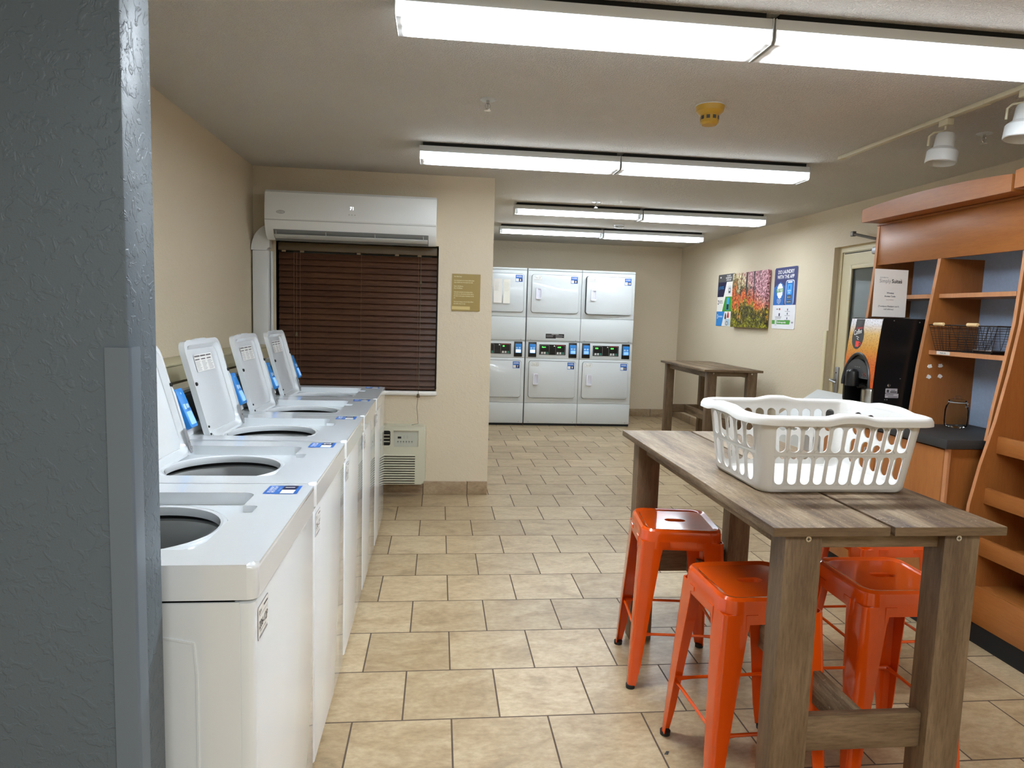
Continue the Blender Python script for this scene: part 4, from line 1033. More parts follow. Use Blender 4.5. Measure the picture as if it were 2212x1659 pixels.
# ------------------------------------------------------------------ posters and canvas on the right wall
pf = F((XR-0.001, 8.09, 1.335), -Y_, Z_)
t = thing('instruction_poster', 'tall poster with slanted blue, green and navy blocks, partly behind the forest canvas', 'poster', (XR, 7.86, 1.335))
PWd, PHt = 0.48, 0.615
MB().prism(rrect(0, PWd, 0, PHt, 0.012, 4), pf, 0.004).build('board', PAPER, t)
g = pf.at(0, 0, 0.004); b = MB()
b.flat([(0.0, 0.522), (PWd, 0.522), (PWd, PHt-0.012), (PWd-0.012, PHt), (0.012, PHt), (0, PHt-0.012)], g, 0.0006, 0)
b.flat([(0.0, 0.348), (0.18, 0.348), (0.25, 0.522), (0.0, 0.522)], g, 0.0006, 1)
b.flat([(0.16, 0.174), (PWd, 0.174), (PWd, 0.348), (0.235, 0.348)], g, 0.0006, 2)
b.flat([(0.006, 0.0), (0.165, 0.0), (0.235, 0.174), (0.0, 0.174), (0.0, 0.006)], g, 0.0006, 3)
b.build('printed_blocks', [mat('poster_grey', (84,84,86), 0.5), STKD, mat('poster_green', (70,150,52), 0.5), mat('poster_blue', (38,130,208), 0.5)], t)
b = MB()
b.flat(rrect(0.30, 0.385, 0.375, 0.475, 0.006, 3), g, 0.0012, 0); b.flat(rrect(0.315, 0.37, 0.39, 0.45, 0.012, 4), g, 0.0018, 1); b.flat(rrect(0.325, 0.36, 0.412, 0.442, 0.004, 3), g, 0.0022, 0)
b.flat(rrect(0.28, 0.345, 0.19, 0.335, 0.008, 3), g, 0.0012, 2); b.flat(rrect(0.285, 0.34, 0.195, 0.26, 0.004, 3), g, 0.0018, 3)
b.flat([(0.24, 0.085), (0.29, 0.085), (0.285, 0.13), (0.27, 0.16), (0.262, 0.16), (0.248, 0.13)], g, 0.0012, 3); b.flat([(0.305, 0.1), (0.365, 0.1), (0.36, 0.14), (0.345, 0.17), (0.333, 0.17), (0.312, 0.14)], g, 0.0012, 4)
b.flat(rrect(0.26, 0.40, 0.01, 0.085, 0.006, 3), g, 0.0012, 5); b.flat(ellipse(0.315, 0.035, 0.03, 0.026, 18), g, 0.0018, 1); b.flat(ellipse(0.315, 0.035, 0.02, 0.018, 18), g, 0.0022, 0)
b.build('illustrations', [mat('poster_pale', (206,208,210), 0.5), DGREY, mat('poster_sky', (60,160,230), 0.5), STKD, RED_P, mat('poster_ice', (178,200,214), 0.5)], t)
text('PAY LAUNDRY\nMACHINES WITH THE\nAPP: EASY & SAFE', 0.026, WINK, t, 'lettering', g.at(0.30, 0.585), 'CENTER', 0.02, 0.95, 0.62)
text('app', 0.03, WINK, t, 'lettering', g.at(0.05, 0.575), 'LEFT', 0.02)
text('1', 0.06, mat('poster_sky', (60,160,230), 0.5), t, 'lettering', g.at(0.02, 0.43), 'LEFT')
text('LOAD LAUNDRY\nSELECT MACHINE', 0.02, mat('poster_sky', (60,160,230), 0.5), t, 'lettering', g.at(0.05, 0.46), 'LEFT', 0.0, 1.0, 0.8)
text('2', 0.07, STKD, t, 'lettering', g.at(0.02, 0.26), 'LEFT', 0.02)
text('SELECT THE\nRIGHT CYCLE', 0.02, STKD, t, 'lettering', g.at(0.065, 0.29), 'LEFT', 0.02, 1.0, 0.8)
text('3', 0.07, WINK, t, 'lettering', g.at(0.02, 0.09), 'LEFT', 0.02)
text('PAY AND GO', 0.024, WINK, t, 'lettering', g.at(0.065, 0.105), 'LEFT', 0.02, 1.0, 0.8)

t = thing('canvas_print', 'large canvas print of an autumn forest on the right wall between two posters', 'picture', (XR-0.05, 7.165, 1.333))
cv = MB(); cv.prism(rrect(-0.418, 0.418, 0, 0.603, 0.0, 1), F((XR-0.012, 7.165, 1.333), -Y_, Z_), 0.036, bev=0.003)
cv.build('canvas', forest_mat('forest_print'), t)
MB().box((XR-0.012, 6.9, 1.45), (XR-0.001, 7.5, 1.8)).build('stretcher_bar', T_Z, t)

pf = F((XR-0.001, 6.672, 1.336), -Y_, Z_)
t = thing('app_poster', 'blue and white poster headed DO LAUNDRY WITH THE APP', 'poster', (XR, 6.45, 1.336))
PWd, PHt = 0.446, 0.606
MB().prism(rrect(0, PWd, 0, PHt, 0.014, 4), pf, 0.004).build('board', mat('poster_white', (226,226,230), 0.45), t)
g = pf.at(0, 0, 0.004); b = MB()
b.flat([(0, 0.235), (PWd, 0.235), (PWd, PHt-0.014), (PWd-0.014, PHt), (0.014, PHt), (0, PHt-0.014)], g, 0.0006, 0)
b.flat([(0, 0.235), (0.215, 0.235), (0.215, 0.42), (0.13, 0.465), (0.0, 0.41)], g, 0.001, 1)
b.flat([(0.0, 0.045), (0.35, 0.045), (0.365, 0.085), (0.0, 0.085)], g, 0.0006, 2)
b.build('printed_blocks', [mat('poster_navy', (38,46,104), 0.45), mat('poster_blue2', (30,104,184), 0.45), MATS['poster_green']], t)
b = MB(); ang = [2*PI*k/60 for k in range(60)]
sca = [(0.058*(1+0.05*math.cos(12*a))*math.cos(a), 0.075*(1+0.05*math.cos(12*a))*math.sin(a)) for a in ang]
b.flat([(0.125+x, 0.375+y) for x, y in sca], g, 0.0014, 0); b.flat([(0.055, 0.36), (0.195, 0.365), (0.195, 0.40), (0.055, 0.395)], g, 0.002, 1)
b.build('seal', [WINK, MATS['poster_green']], t)
b = MB(); b.flat(rrect(0.235, 0.40, 0.2355, 0.478, 0.03, 5), g, 0.0012, 0); b.flat(rrect(0.243, 0.392, 0.2357, 0.470, 0.024, 5), g, 0.0016, 1); b.flat([(0.27,0.464),(0.365,0.464),(0.355,0.45),(0.28,0.45)], g, 0.002, 0)
b.flat(rrect(0.268, 0.355, 0.338, 0.438, 0.014, 4), g, 0.002, 2); b.flat(rrect(0.272, 0.352, 0.295, 0.33, 0.004, 2), g, 0.002, 3); b.flat(rrect(0.272, 0.352, 0.25, 0.285, 0.004, 2), g, 0.002, 3); b.flat(ellipse(0.311, 0.405, 0.014, 0.018, 14), g, 0.0024, 1)
b.build('phone_drawing', [WINK, MATS['poster_blue2'], MATS['poster_sky'], DGREY], t)
b = MB(); b.flat(rrect(0.13, 0.155, 0.185, 0.205, 0.004, 2), g, 0.0012, 0); b.flat(rrect(0.13, 0.155, 0.125, 0.155, 0.004, 2), g, 0.0012, 1)
for k, z in enumerate((0.19, 0.15, 0.105)): b.flat(ellipse(0.30, z, 0.008, 0.012, 10), g, 0.0012, 1)
for z in (0.10, 0.088, 0.076): pass
b.rect(0.075, 0.115, 0.19, 0.2, g, 0.0012, 2)
for k, z in enumerate((0.118, 0.108, 0.098)): b.rect(0.06+0.004*k, 0.19-0.006*k, z, z+0.004, g, 0.0012, 2)
for z in (0.170, 0.130, 0.085): b.rect(0.25, 0.35, z, z+0.004, g, 0.0012, 2)
b.rect(0.06, 0.10, 0.03, 0.1, g, 0.0014, 3)
b.build('icons', [RED_P, STKD, INKL, MATS['poster_pale']], t)
text('DO LAUNDRY\nWITH THE APP', 0.050, WINK, t, 'headline', g.at(0.223, 0.545, 0.0006), 'CENTER', 0.022, 0.98, 0.98)
text('TRY FREE', 0.036, WINK, t, 'lettering', g.at(0.125, 0.367, 0.002), 'CENTER', 0.02, 1, 0.8)
text('All new features\nfor residents and\nguests, pay for\nlaundry', 0.0155, WINK, t, 'lettering', g.at(0.118, 0.288, 0.001), 'CENTER', 0.01, 0.9, 0.8)
text('laundry\napp', 0.022, WINK, t, 'lettering', g.at(0.311, 0.368, 0.002), 'CENTER', 0.01, 0.8)
text('App Store', 0.015, WINK, t, 'lettering', g.at(0.312, 0.307, 0.002), 'CENTER'); text('Google Play', 0.015, WINK, t, 'lettering', g.at(0.312, 0.262, 0.002), 'CENTER')
text('Get the app today', 0.026, WINK, t, 'lettering', g.at(0.11, 0.057, 0.0006), 'LEFT', 0.02, 1, 0.9)
text('app', 0.026, STKD, t, 'lettering', g.at(0.385, 0.06), 'LEFT', 0.02)

# ------------------------------------------------------------------ white bin by the door
t = thing('white_bin', 'white bin with a sloping lid standing by the door behind the basket', 'bin', (2.93, 5.0, 0))
bp_ = [(2.72, 0.0), (3.10, 0.0), (3.10, 0.835), (2.72, 0.585)]
c = MB(); c.loft([[(x, y, z) for x, z in bp_] for y in (4.75, 5.235)]); c.build('body', WHITE2, t)
M = Matrix.Translation((2.91, 4.99, 0.722)) @ Matrix.Rotation(-math.atan2(0.25, 0.38), 4, 'Y')
c = MB(); c.box((-0.235, -0.262, 0.0), (0.235, 0.262, 0.018), bev=0.006, M=M); c.build('lid', WHITE2, t)

# ------------------------------------------------------------------ shelf hutch with counter
HY0, HY1, HYD = 2.715, 3.74, 3.2
BACKX = 2.725
def upright(y0, y1, pts, zbot, ztop, mat_, name, parent):
    poly = [(x, z) for x, z in pts if zbot-1e-6 <= z <= ztop+1e-6]+[(BACKX, ztop), (BACKX, zbot)]
    m = MB(); m.loft([[(x, y, z) for x, z in poly] for y in (y0, y1)])
    o = m.build(name, mat_, parent)
    e = MB(); fe = [p for p in poly[:-2]]
    e.loft([[(x-0.0012, y0-0.0004, z), (x-0.0012, y1+0.0004, z), (x+0.0005, y1+0.0004, z), (x+0.0005, y0-0.0004, z)] for x, z in fe]); e.build('edge_band', EDGE, o)
    return o
P1 = [(2.396, 0.905), (2.402, 0.99), (2.419, 1.20), (2.449, 1.437), (2.486, 1.737), (2.497, 1.965)]
P2 = [(2.412, 0.905), (2.43, 1.05), (2.49, 1.423), (2.505, 1.686), (2.51, 1.965)]
t = thing('shelf_hutch', 'maple shelf hutch with blue backing and slanted dividers above the charcoal counter', 'shelf unit', (2.6, 3.2, 0.9))
upright(HY1-0.02, HY1, [(2.396, 0.905), (2.405, 0.99), (2.44, 1.20), (2.468, 1.437), (2.49, 1.737), (2.4965, 1.965)], 0.905, 1.965, M_Z, 'end_panel', t)
dv = upright(HYD, HYD+0.02, P1[:-1]+[(2.4865, 1.741)], 0.905, 1.741, M_Z, 'divider', t)
upright(HY0+0.006, HY0+0.022, P2, 0.905, 1.965, M_Z, 'end_panel', t)
MB().box((BACKX, HY0+0.006, 0.905), (BACKX+0.012, HY1, 1.965)).build('back_panel', BLUEBACK, t)
MB().box((BACKX+0.012, HY0+0.006, 0.0), (BACKX+0.03, HY1, 1.97)).build('rear_board', M_Z, t)
MB().box((2.497, HY0+0.004, 1.742), (2.513, HY1-0.001, 1.968), bev=0.001).build('header', M_Y, t)
MB().box((2.49, HY0+0.006, 1.966), (BACKX+0.02, HY1, 1.976)).build('top_board', M_Y, t)
for nm, y0, y1, z, xf in (('shelf', HY0+0.022, HYD, 1.545, 2.495), ('shelf', HYD+0.02, HY1-0.02, 1.545, 2.495), ('shelf', HY0+0.022, HYD, 1.262, 2.468)):
    o = MB().box((xf, y0, z), (BACKX, y1, z+0.020)).build(nm, M_Y, t)
    MB().box((xf-0.0012, y0, z-0.0005), (xf+0.0005, y1, z+0.0205)).build('edge_band', EDGE, o)
df = F((0, HYD, 0), X_, Z_)
ad = MB()
for x, z in ((2.478, 1.201), (2.536, 1.205), (2.478, 1.147), (2.539, 1.151)):
    poly = [(x+0.012*(1+0.25*math.sin(5*a+x*90))*math.cos(a), z+0.010*(1+0.2*math.cos(4*a+z*70))*math.sin(a)) for a in [2*PI*k/14 for k in range(14)]]
    ad.prism(poly, df, 0.002)
ad.build('adhesive_pad', PAPER, dv, label='four white adhesive pads left on the divider')
lf_ = F((2.4665, 3.145, 1.262), -Y_, Z_); lt = MB(); lt.prism(rrect(0, 0.088, 0.003, 0.019, 0.001, 1), lf_, 0.001); lto = lt.build('shelf_tag', PAPER, t)
text('MAIL-IN', 0.011, INK, lto, 'lettering', lf_.at(0.044, 0.007, 0.001), 'CENTER', 0.0)

def cornice(name, lab, y0, y1, z0, h, bulge, sgn=1):
    t = thing(name, lab, 'cornice', (2.42, (y0+y1)/2, z0), 'maple cornice boards over the shelf units')
    m = MB(); n = 20; top = [(y0+(y1-y0)*k/n, z0+h+bulge*math.sin(PI*k/n)**0.8) for k in range(n+1)]
    poly = [(y0, z0), (y1, z0)]+top[::-1]
    m.loft([[(x, y, z) for y, z in poly] for x in (2.385, 2.403)]); m.build('fascia', M_Y, t)
    MB().box((2.403, y0, z0), (2.60, y1, z0+0.012)).build('soffit', M_Y, t)
    return t
cornice('cornice_board', 'maple cornice board over the coffee counter hutch, farther of the two', 2.70, 3.725, 1.978, 0.072, 0.022)
cornice('cornice_board', 'maple cornice board at the right frame edge, nearer of the two', 1.66, 2.685, 1.988, 0.074, 0.022)

t = thing('base_cabinet', 'maple base cabinet under the charcoal counter', 'cabinet', (2.5, 3.24, 0))
MB().box((2.275, HY0+0.045, 0.09), (BACKX, HY1-0.01, 0.862)).build('carcass', M_Z, t)
MB().box((2.262, HY0+0.04, 0.09), (2.275, HY0+0.062, 0.862)).build('corner_stile', EDGE, t)
MB().box((2.29, HY0+0.06, 0.0), (BACKX, HY1-0.02, 0.09)).build('toe_kick', BLACKM, t)
for k, (y0, y1) in enumerate(((HY0+0.064, 3.25), (3.254, HY1-0.012))):
    dd = MB().box((2.258, y0, 0.10), (2.275, y1, 0.855), bev=0.002).build('cabinet_door', M_Z, t)
    MB().tube([(2.257, y1-0.05 if k == 0 else y0+0.05, 0.66), (2.235, y1-0.05 if k == 0 else y0+0.05, 0.66), (2.235, y1-0.05 if k == 0 else y0+0.05, 0.76), (2.257, y1-0.05 if k == 0 else y0+0.05, 0.76)], 0.004, 8).build('door_pull', ALU, dd)
c = MB(); c.box((2.242, HY0+0.030, 0.8625), (BACKX, HY1, 0.9045), bev=0.003)
tag(c.build('countertop', COUNTER), 'charcoal laminate countertop below the shelf hutch', 'countertop')

# display rack at the right frame edge
t = thing('display_rack', 'maple display rack with slanted front and lipped shelves at the right frame edge', 'shelf unit', (2.6, 2.2, 0))
P3 = [(2.34, 0.0), (2.335, 0.5), (2.338, 0.625), (2.372, 0.80), (2.424, 0.998), (2.466, 1.22), (2.496, 1.423), (2.512, 1.70), (2.515, 1.965)]
RY0, RY1 = 1.66, 2.71
upright(RY1-0.016, RY1, P3, 0.0, 1.965, M_Z, 'end_panel', t)
upright(RY0, RY0+0.016, P3, 0.0, 1.965, M_Z, 'end_panel', t)
MB().box((BACKX, RY0, 0.0), (BACKX+0.02, RY1, 1.97)).build('back_panel', M_Z, t)
MB().box((2.50, RY0+0.016, 1.742), (2.515, RY1-0.016, 1.968)).build('header', M_Y, t)
MB().box((2.49, RY0, 1.966), (BACKX+0.02, RY1, 1.976)).build('top_board', M_Y, t)
for z0, z1, x in ((0.857, 0.932, 2.437), (0.632, 0.702, 2.402), (0.400, 0.478, 2.397)):
    MB().box((x, RY0+0.016, z0), (x+0.016, RY1-0.016, z1), bev=0.001).build('shelf_lip', M_Y, t)
    MB().box((x+0.016, RY0+0.016, z0), (BACKX, RY1-0.016, z0+0.016)).build('shelf', M_Y, t)
MB().box((2.397, RY0+0.016, 0.092), (2.413, RY1-0.016, 0.256), bev=0.001).build('shelf_lip', M_Y, t)
MB().box((2.413, RY0+0.016, 0.236), (BACKX, RY1-0.016, 0.252)).build('shelf', M_Y, t)
MB().box((2.402, RY0+0.016, 0.0), (2.42, RY1-0.016, 0.0915)).build('toe_kick', BLACKM, t)

# ------------------------------------------------------------------ coffee machine and its companions
MX0, MX1, MY0, MY1, MZ0, MZ1 = 2.222, 2.70, 3.25, 3.515, 0.905, 1.437
t = thing('coffee_machine', 'black coffee brewer with orange coffee-bean front on the counter', 'coffee machine', (2.45, 3.38, MZ0))
side = [(2.245, 1.437), (2.240, 1.40), (2.226, 1.25), (2.218, 1.10), (2.220, 1.0), (2.232, 0.955), (2.70, 0.955), (2.70, 1.437)]
top = [(2.243, 1.432), (2.238, 1.39), (2.228, 1.25), (2.224, 1.115), (2.42, 1.115), (2.42, 0.955), (2.70, 0.955), (2.70, 1.432)]
m = MB()
for y0, y1 in ((MY0, MY0+0.014), (MY1-0.014, MY1)): m.loft([[(x, y, z) for x, z in side] for y in (y0, y1)])
m.loft([[(x, y, z) for x, z in top] for y in (MY0+0.014, MY1-0.014)])
hs = m.build('housing', BLACK, t)
m = MB(); m.box((2.24, MY0-0.005, MZ0), (2.64, MY1+0.005, MZ0+0.022), bev=0.008); m.build('base_tray', BLACK, t)
m = MB()
for x in (2.30, 2.62):
    for y in (MY0+0.03, MY1-0.03): m.lathe([(0.012, MZ0+0.02), (0.012, 0.957)], (x, y, 0), 10)
m.build('foot', DGREY, t)
# curved front art: columns follow the front profile
def fx(z):
    pr = [(0.955, 2.232), (1.0, 2.220), (1.10, 2.218), (1.25, 2.226), (1.40, 2.240), (1.437, 2.245)]
    for (z0, x0), (z1, x1) in zip(pr, pr[1:]):
        if z <= z1: return x0+(x1-x0)*(z-z0)/(z1-z0)
    return pr[-1][1]
acy, arx, atop, abase = 3.398, 0.118, 1.247, 1.075
m = MB(); ny, nz = 40, 26; vs = []; idx = {}
for i in range(ny+1):
    y = MY0+0.003+(MY1-MY0-0.006)*i/ny
    u = abs(y-acy)/arx
    zb = abase+(atop-abase)*math.sqrt(max(0, 1-u*u)) if u < 1 else abase
    for k in range(nz+1):
        z = zb+(1.432-zb)*k/nz; vs.append((fx(z)-0.003, y, z))
m.add(vs, [[i*(nz+1)+k, (i+1)*(nz+1)+k, (i+1)*(nz+1)+k+1, i*(nz+1)+k+1] for i in range(ny) for k in range(nz)])
art = m.build('front_art', coffee_art('coffee_bean_art'), t)
md = art.modifiers.new('thick', 'SOLIDIFY'); md.thickness = 0.002; md.offset = 0
m = MB(); pts = [(fx(abase+(atop-abase)*math.sin(a))-0.003, acy+arx*0.99*math.cos(a), abase+(atop-abase)*math.sin(a)) for a in [PI*k/24 for k in range(25)]]
m.tube(pts, 0.009, 8); m.build('arch_trim', mat('arch_grey', (38,38,40), 0.35), t)
cpn = F((2.219, acy, 1.12), -Y_, Z_)
m = MB(); half = [(0.104*math.cos(a), 0.098*math.sin(a)) for a in [PI*k/20 for k in range(21)]]
m.prism(half, cpn, 0.003, base=0.0); cpo = m.build('control_panel', DGREY, t)
bt = MB()
for x, z, mi in ((-0.082, 0.022, 1), (-0.066, 0.022, 0), (0.05, 0.016, 0), (0.066, 0.020, 1), (0.080, 0.016, 0)): bt.flat(ellipse(x, z, 0.006, 0.009, 14), cpn, 0.0036, mi); bt.flat(ellipse(x, z, 0.0045, 0.0075, 14), cpn, 0.004, 2)
for k in range(3): bt.rect(-0.02+k*0.018, -0.008+k*0.018, 0.055, 0.0575, cpn, 0.0036, 3)
bt.rect(0.045, 0.095, -0.0, 0.002, cpn, 0.0036, 3); bt.rect(-0.07, -0.055, 0.0, 0.002, cpn, 0.0036, 3)
bt.build('buttons', [INKL, RED_P, BLACK, INKL], cpo)
def art_poly(poly, mi, mb, d): mb.add([(fx(z)-0.0045-d, y, z) for y, z in poly], [list(range(len(poly)))], mi)
m = MB(); oc = 3.432
drop = [(oc+0.036, 1.430), (oc+0.037, 1.385)]+[(oc+0.050*math.cos(a), 1.335+0.066*math.sin(a)) for a in [math.radians(40-k*13) for k in range(21)]][:21]+[(oc-0.037, 1.385), (oc-0.036, 1.430)]
art_poly(drop, 0, m, 0)
cup = [(oc+0.012, 1.312), (oc-0.020, 1.312), (oc-0.017, 1.282), (oc+0.009, 1.282)]
art_poly(cup, 1, m, 0.0008)
art_poly([(oc-0.02, 1.308), (oc-0.032, 1.306), (oc-0.032, 1.293), (oc-0.019, 1.288), (oc-0.019, 1.292), (oc-0.028, 1.296), (oc-0.028, 1.302), (oc-0.02, 1.304)], 1, m, 0.0009)
art_poly(ellipse(oc, 1.405, 0.022, 0.016, 14), 2, m, 0.0008); art_poly([(oc+0.024, 1.386), (oc-0.03, 1.389), (oc-0.028, 1.377), (oc+0.022, 1.374)], 3, m, 0.0009)
m.build('coffee_emblem', [mat('emblem_grey', (58,58,60), 0.4), mat('cup_red', (226,72,64), 0.4), DGREY, mat('emblem_red', (150,50,50), 0.5)], art)
text('Coffee', 0.036, WINK, art, 'lettering', F((fx(1.35)-0.006, oc+0.037, 1.342), V((0, -1, 0.22)), V((0, 0.12, 1))), 'LEFT', 0.01, 1, 0.72, shear=0.25)
m = MB(); m.tube([(fx(1.33)-0.006, oc+0.012, 1.338), (fx(1.33)-0.006, oc-0.012, 1.332), (fx(1.33)-0.006, oc+0.004, 1.326), (fx(1.33)-0.006, oc-0.008, 1.320)], 0.0015, 6); m.build('steam_mark', WINK, art)
sf = F((0, MY0, 0), X_, Z_); m = MB()
m.prism(rrect(2.285, 2.350, 1.055, 1.078, 0.002, 2), sf, 0.0008, mi=0); m.prism(rrect(2.285, 2.358, 1.030, 1.052, 0.002, 2), sf, 0.0008, mi=0)
m.rect(2.311, 2.347, 1.058, 1.064, sf, 0.0014, 1); m.rect(2.291, 2.304, 1.058, 1.072, sf, 0.0014, 1); m.rect(2.314, 2.338, 1.068, 1.071, sf, 0.0014, 1); m.rect(2.289, 2.330, 1.044, 1.047, sf, 0.0014, 1); m.rect(2.30, 2.353, 1.034, 1.037, sf, 0.0014, 1)
m.build('rating_label', [mat('label_grey', (176,172,178), 0.4), DGREY], hs)
m = MB(); m.lathe([(0.0, 0.006), (0.006, 0.005), (0.009, 0.0)], (0, 0, 0), 14, M=Matrix.Translation((2.302, MY0, 1.094)) @ Matrix.Rotation(PI/2, 4, 'X')); m.build('lock', CHROME, hs)
m = MB()
for x, z in ((2.30, 1.425), (2.44, 1.42), (2.36, 1.13), (2.285, 1.020), (2.297, 1.020)): m.prism(ellipse(x, z, 0.003, 0.003, 8), sf, 0.001)
m.build('screw', ALU, hs)

ax, ay_ = 2.315, 3.375
t = thing('thermal_carafe', 'steel pump carafe standing under the coffee brewer spout', 'carafe', (ax, ay_, 0.927))
MB().lathe([(0.0, 0.928), (0.062, 0.928), (0.068, 0.94), (0.068, 1.055), (0.062, 1.068), (0.052, 1.074), (0.0, 1.074)], (ax, ay_, 0), 32).build('body', STEEL, t)
m = MB(); m.lathe([(0.052, 1.0745), (0.052, 1.088), (0.03, 1.092), (0.0, 1.092)], (ax, ay_, 0), 24); m.tube([(ax+0.01, ay_+0.01, 1.082), (ax-0.05, ay_+0.02, 1.083), (ax-0.085, ay_+0.03, 1.075)], 0.014, 10); m.build('pump_lid', BLACK, t)
m = MB(); m.lathe([(0.034, 1.075), (0.035, 1.13), (0.031, 1.152), (0.018, 1.164), (0.0, 1.167)], (ax-0.112, ay_+0.035, 0), 20); m.build('spout_head', BLACK, t)

t = thing('sign_holder', 'white wireless access code sheet in a clear stand on the coffee brewer', 'sign', (2.335, 3.36, MZ1))
tl = V((0.03, 0.02, 1.0)).normalized(); hf = F((2.236, 3.34, MZ1+0.003), V((1, 0.12, 0.0)), V((0.03, 0.06, 1.0)))
m = MB(); m.prism(rrect(0, 0.212, 0, 0.262, 0.004, 2), hf, 0.002, base=-0.0035); m.prism(rrect(0.0, 0.23, 0.0, 0.003, 0.001, 1), hf, -0.06, base=0.02); m.build('clear_stand', ACRYL, t)
m = MB(); m.prism(rrect(0.0, 0.205, 0.004, 0.252, 0.0, 1), hf, 0.0008, base=0.0); sh = m.build('sheet', PAPER, t)
g = hf.at(0, 0, 0.0008)
text('SONESTA', 0.0095, INKL, sh, 'lettering', g.at(0.032, 0.205), 'LEFT', 0.0, 1, 1.25)
text('Simply', 0.027, INKL, sh, 'lettering', g.at(0.030, 0.182), 'LEFT', -0.005)
text('Suites', 0.027, INK, sh, 'lettering', g.at(0.106, 0.182), 'LEFT', 0.02)
m = MB(); m.flat([(0.158, 0.205), (0.166, 0.199), (0.176, 0.206), (0.168, 0.2005), (0.165, 0.196)], g, 0.001); m.build('bird_mark', INK, sh)
text('Wireless\nAccess Code:', 0.0125, mat('print_slate', (70,76,92), 0.6), sh, 'lettering', g.at(0.102, 0.125), 'CENTER', 0.012, 1.35)
text('staywithus', 0.011, mat('print_pale', (176,174,172), 0.6), sh, 'lettering', g.at(0.102, 0.091), 'CENTER', 0.0)
text('(Travelpass Members use E-', 0.0115, MATS['print_slate'], sh, 'lettering', g.at(0.098, 0.056), 'CENTER'); text('mail address)', 0.0115, MATS['print_slate'], sh, 'lettering', g.at(0.098, 0.041), 'CENTER')

def jar(lab, x, y, r=0.052):
    t = thing('glass_jar', lab, 'jar', (x, y, 0.9045), 'glass jars on the charcoal counter')
    z = 0.905
    pr = [(0.0, 0.0), (r*0.75, 0.0), (r*0.95, 0.008), (r, 0.03), (r, 0.085), (r*0.93, 0.105), (r*0.72, 0.12), (r*0.70, 0.128)]
    MB().lathe(pr, (x, y, z), 32).build('body', GLASS, t)
    m = MB(); m.lathe([(0.0, 0.128), (r*0.70, 0.128), (r*0.76, 0.131), (r*0.74, 0.136), (r*0.4, 0.143), (0.0, 0.146)], (x, y, z), 28); ld = m.build('lid', GLASS, t)
    m = MB(); m.tube([(x-0.012, y, z+0.142), (x-0.014, y, z+0.156), (x+0.014, y, z+0.156), (x+0.012, y, z+0.142)], 0.003, 8); m.build('lid_knob', GLASS, ld)
    m = MB(); m.tube([(x+r*0.74*math.cos(a), y+r*0.74*math.sin(a), z+0.126) for a in [2*PI*k/24 for k in range(24)]], 0.0022, 6, closed=True); m.tube([(x+r*0.74, y, z+0.126), (x+r*0.98, y-0.01, z+0.12), (x+r*0.9, y, z+0.10)], 0.002, 6); m.build('wire_clasp', GREYP, t)
jar('clear glass clasp jar standing free on the counter, left of the pair', 2.572, 3.105)
jar('clear glass clasp jar half hidden by the slanted panel, right of the pair', 2.668, 2.925)

def wire_basket(lab, y0, y1, grip):
    z0, z1 = 1.2825, 1.408; xf, xb = 2.445, 2.70
    t = thing('wire_basket', lab, 'basket', (2.58, (y0+y1)/2, 1.282), 'black wire baskets on the hutch shelf')
    cy = (y0+y1)/2; hy = (y1-y0)/2
    def P(u, w, v):   # u,w in -1..1 on the footprint ; v height 0..1
        k = 0.62+0.38*v**0.8
        return V(((xf+xb)/2+u*(xb-xf)/2*(0.8+0.2*v), cy+w*hy*k, z0+0.002+v*(z1-z0)))
    ring_ = lambda v: [P(-1, -1, v), P(1, -1, v), P(1, 1, v), P(-1, 1, v)]
    m = MB(); m.tube(ring_(1.0), 0.0032, 6, closed=True); m.tube(ring_(0.0), 0.0028, 6, closed=True); m.build('frame', WICK, t)
    m = MB()
    for k in range(1, 11): m.tube(ring_(k/11), 0.0008, 4, closed=True)
    for w in (-1, -0.6, -0.2, 0.2, 0.6, 1):
        for u in (-1, 1): m.tube([P(u, w, v/5) for v in range(6)], 0.0011, 5)
    for u in (-0.6, -0.2, 0.2, 0.6):
        for w in (-1, 1): m.tube([P(u, w, v/5) for v in range(6)], 0.0011, 5)
    for k in range(-4, 5): m.tube([P(-1, k/4.0, 0), P(1, k/4.0, 0)], 0.0012, 4)
    m.build('wire_mesh', WICK, t)
    m = MB(); c = P(-1, 0, 1.0); m.tube([c+V((-0.004, -0.032, 0.004)), c+V((-0.004, -0.03, 0.004)), c+V((-0.004, 0.03, 0.004)), c+V((-0.004, 0.032, 0.004))], [0.007, 0.0085, 0.0085, 0.007], 12); m.build('wooden_grip', GRIP, t)
    return t
wire_basket('black wire basket with wooden grip on the hutch shelf, left of the pair', 3.045, 3.185, True)
wire_basket('black wire basket with wooden grip on the hutch shelf, right of the pair', 2.765, 3.038, True)
t = thing('serving_tray', 'dark tray edge lying inside the right wire basket', 'tray', (2.6, 2.9, 1.286))
MB().box((2.50, 2.84, 1.2875), (2.66, 2.955, 1.297), bev=0.004).build('tray_body', BLACK, t)
MB().tube([(2.498, 2.84, 1.298), (2.498, 2.955, 1.298)], 0.0018, 6).build('bright_rim', CHROME, t)

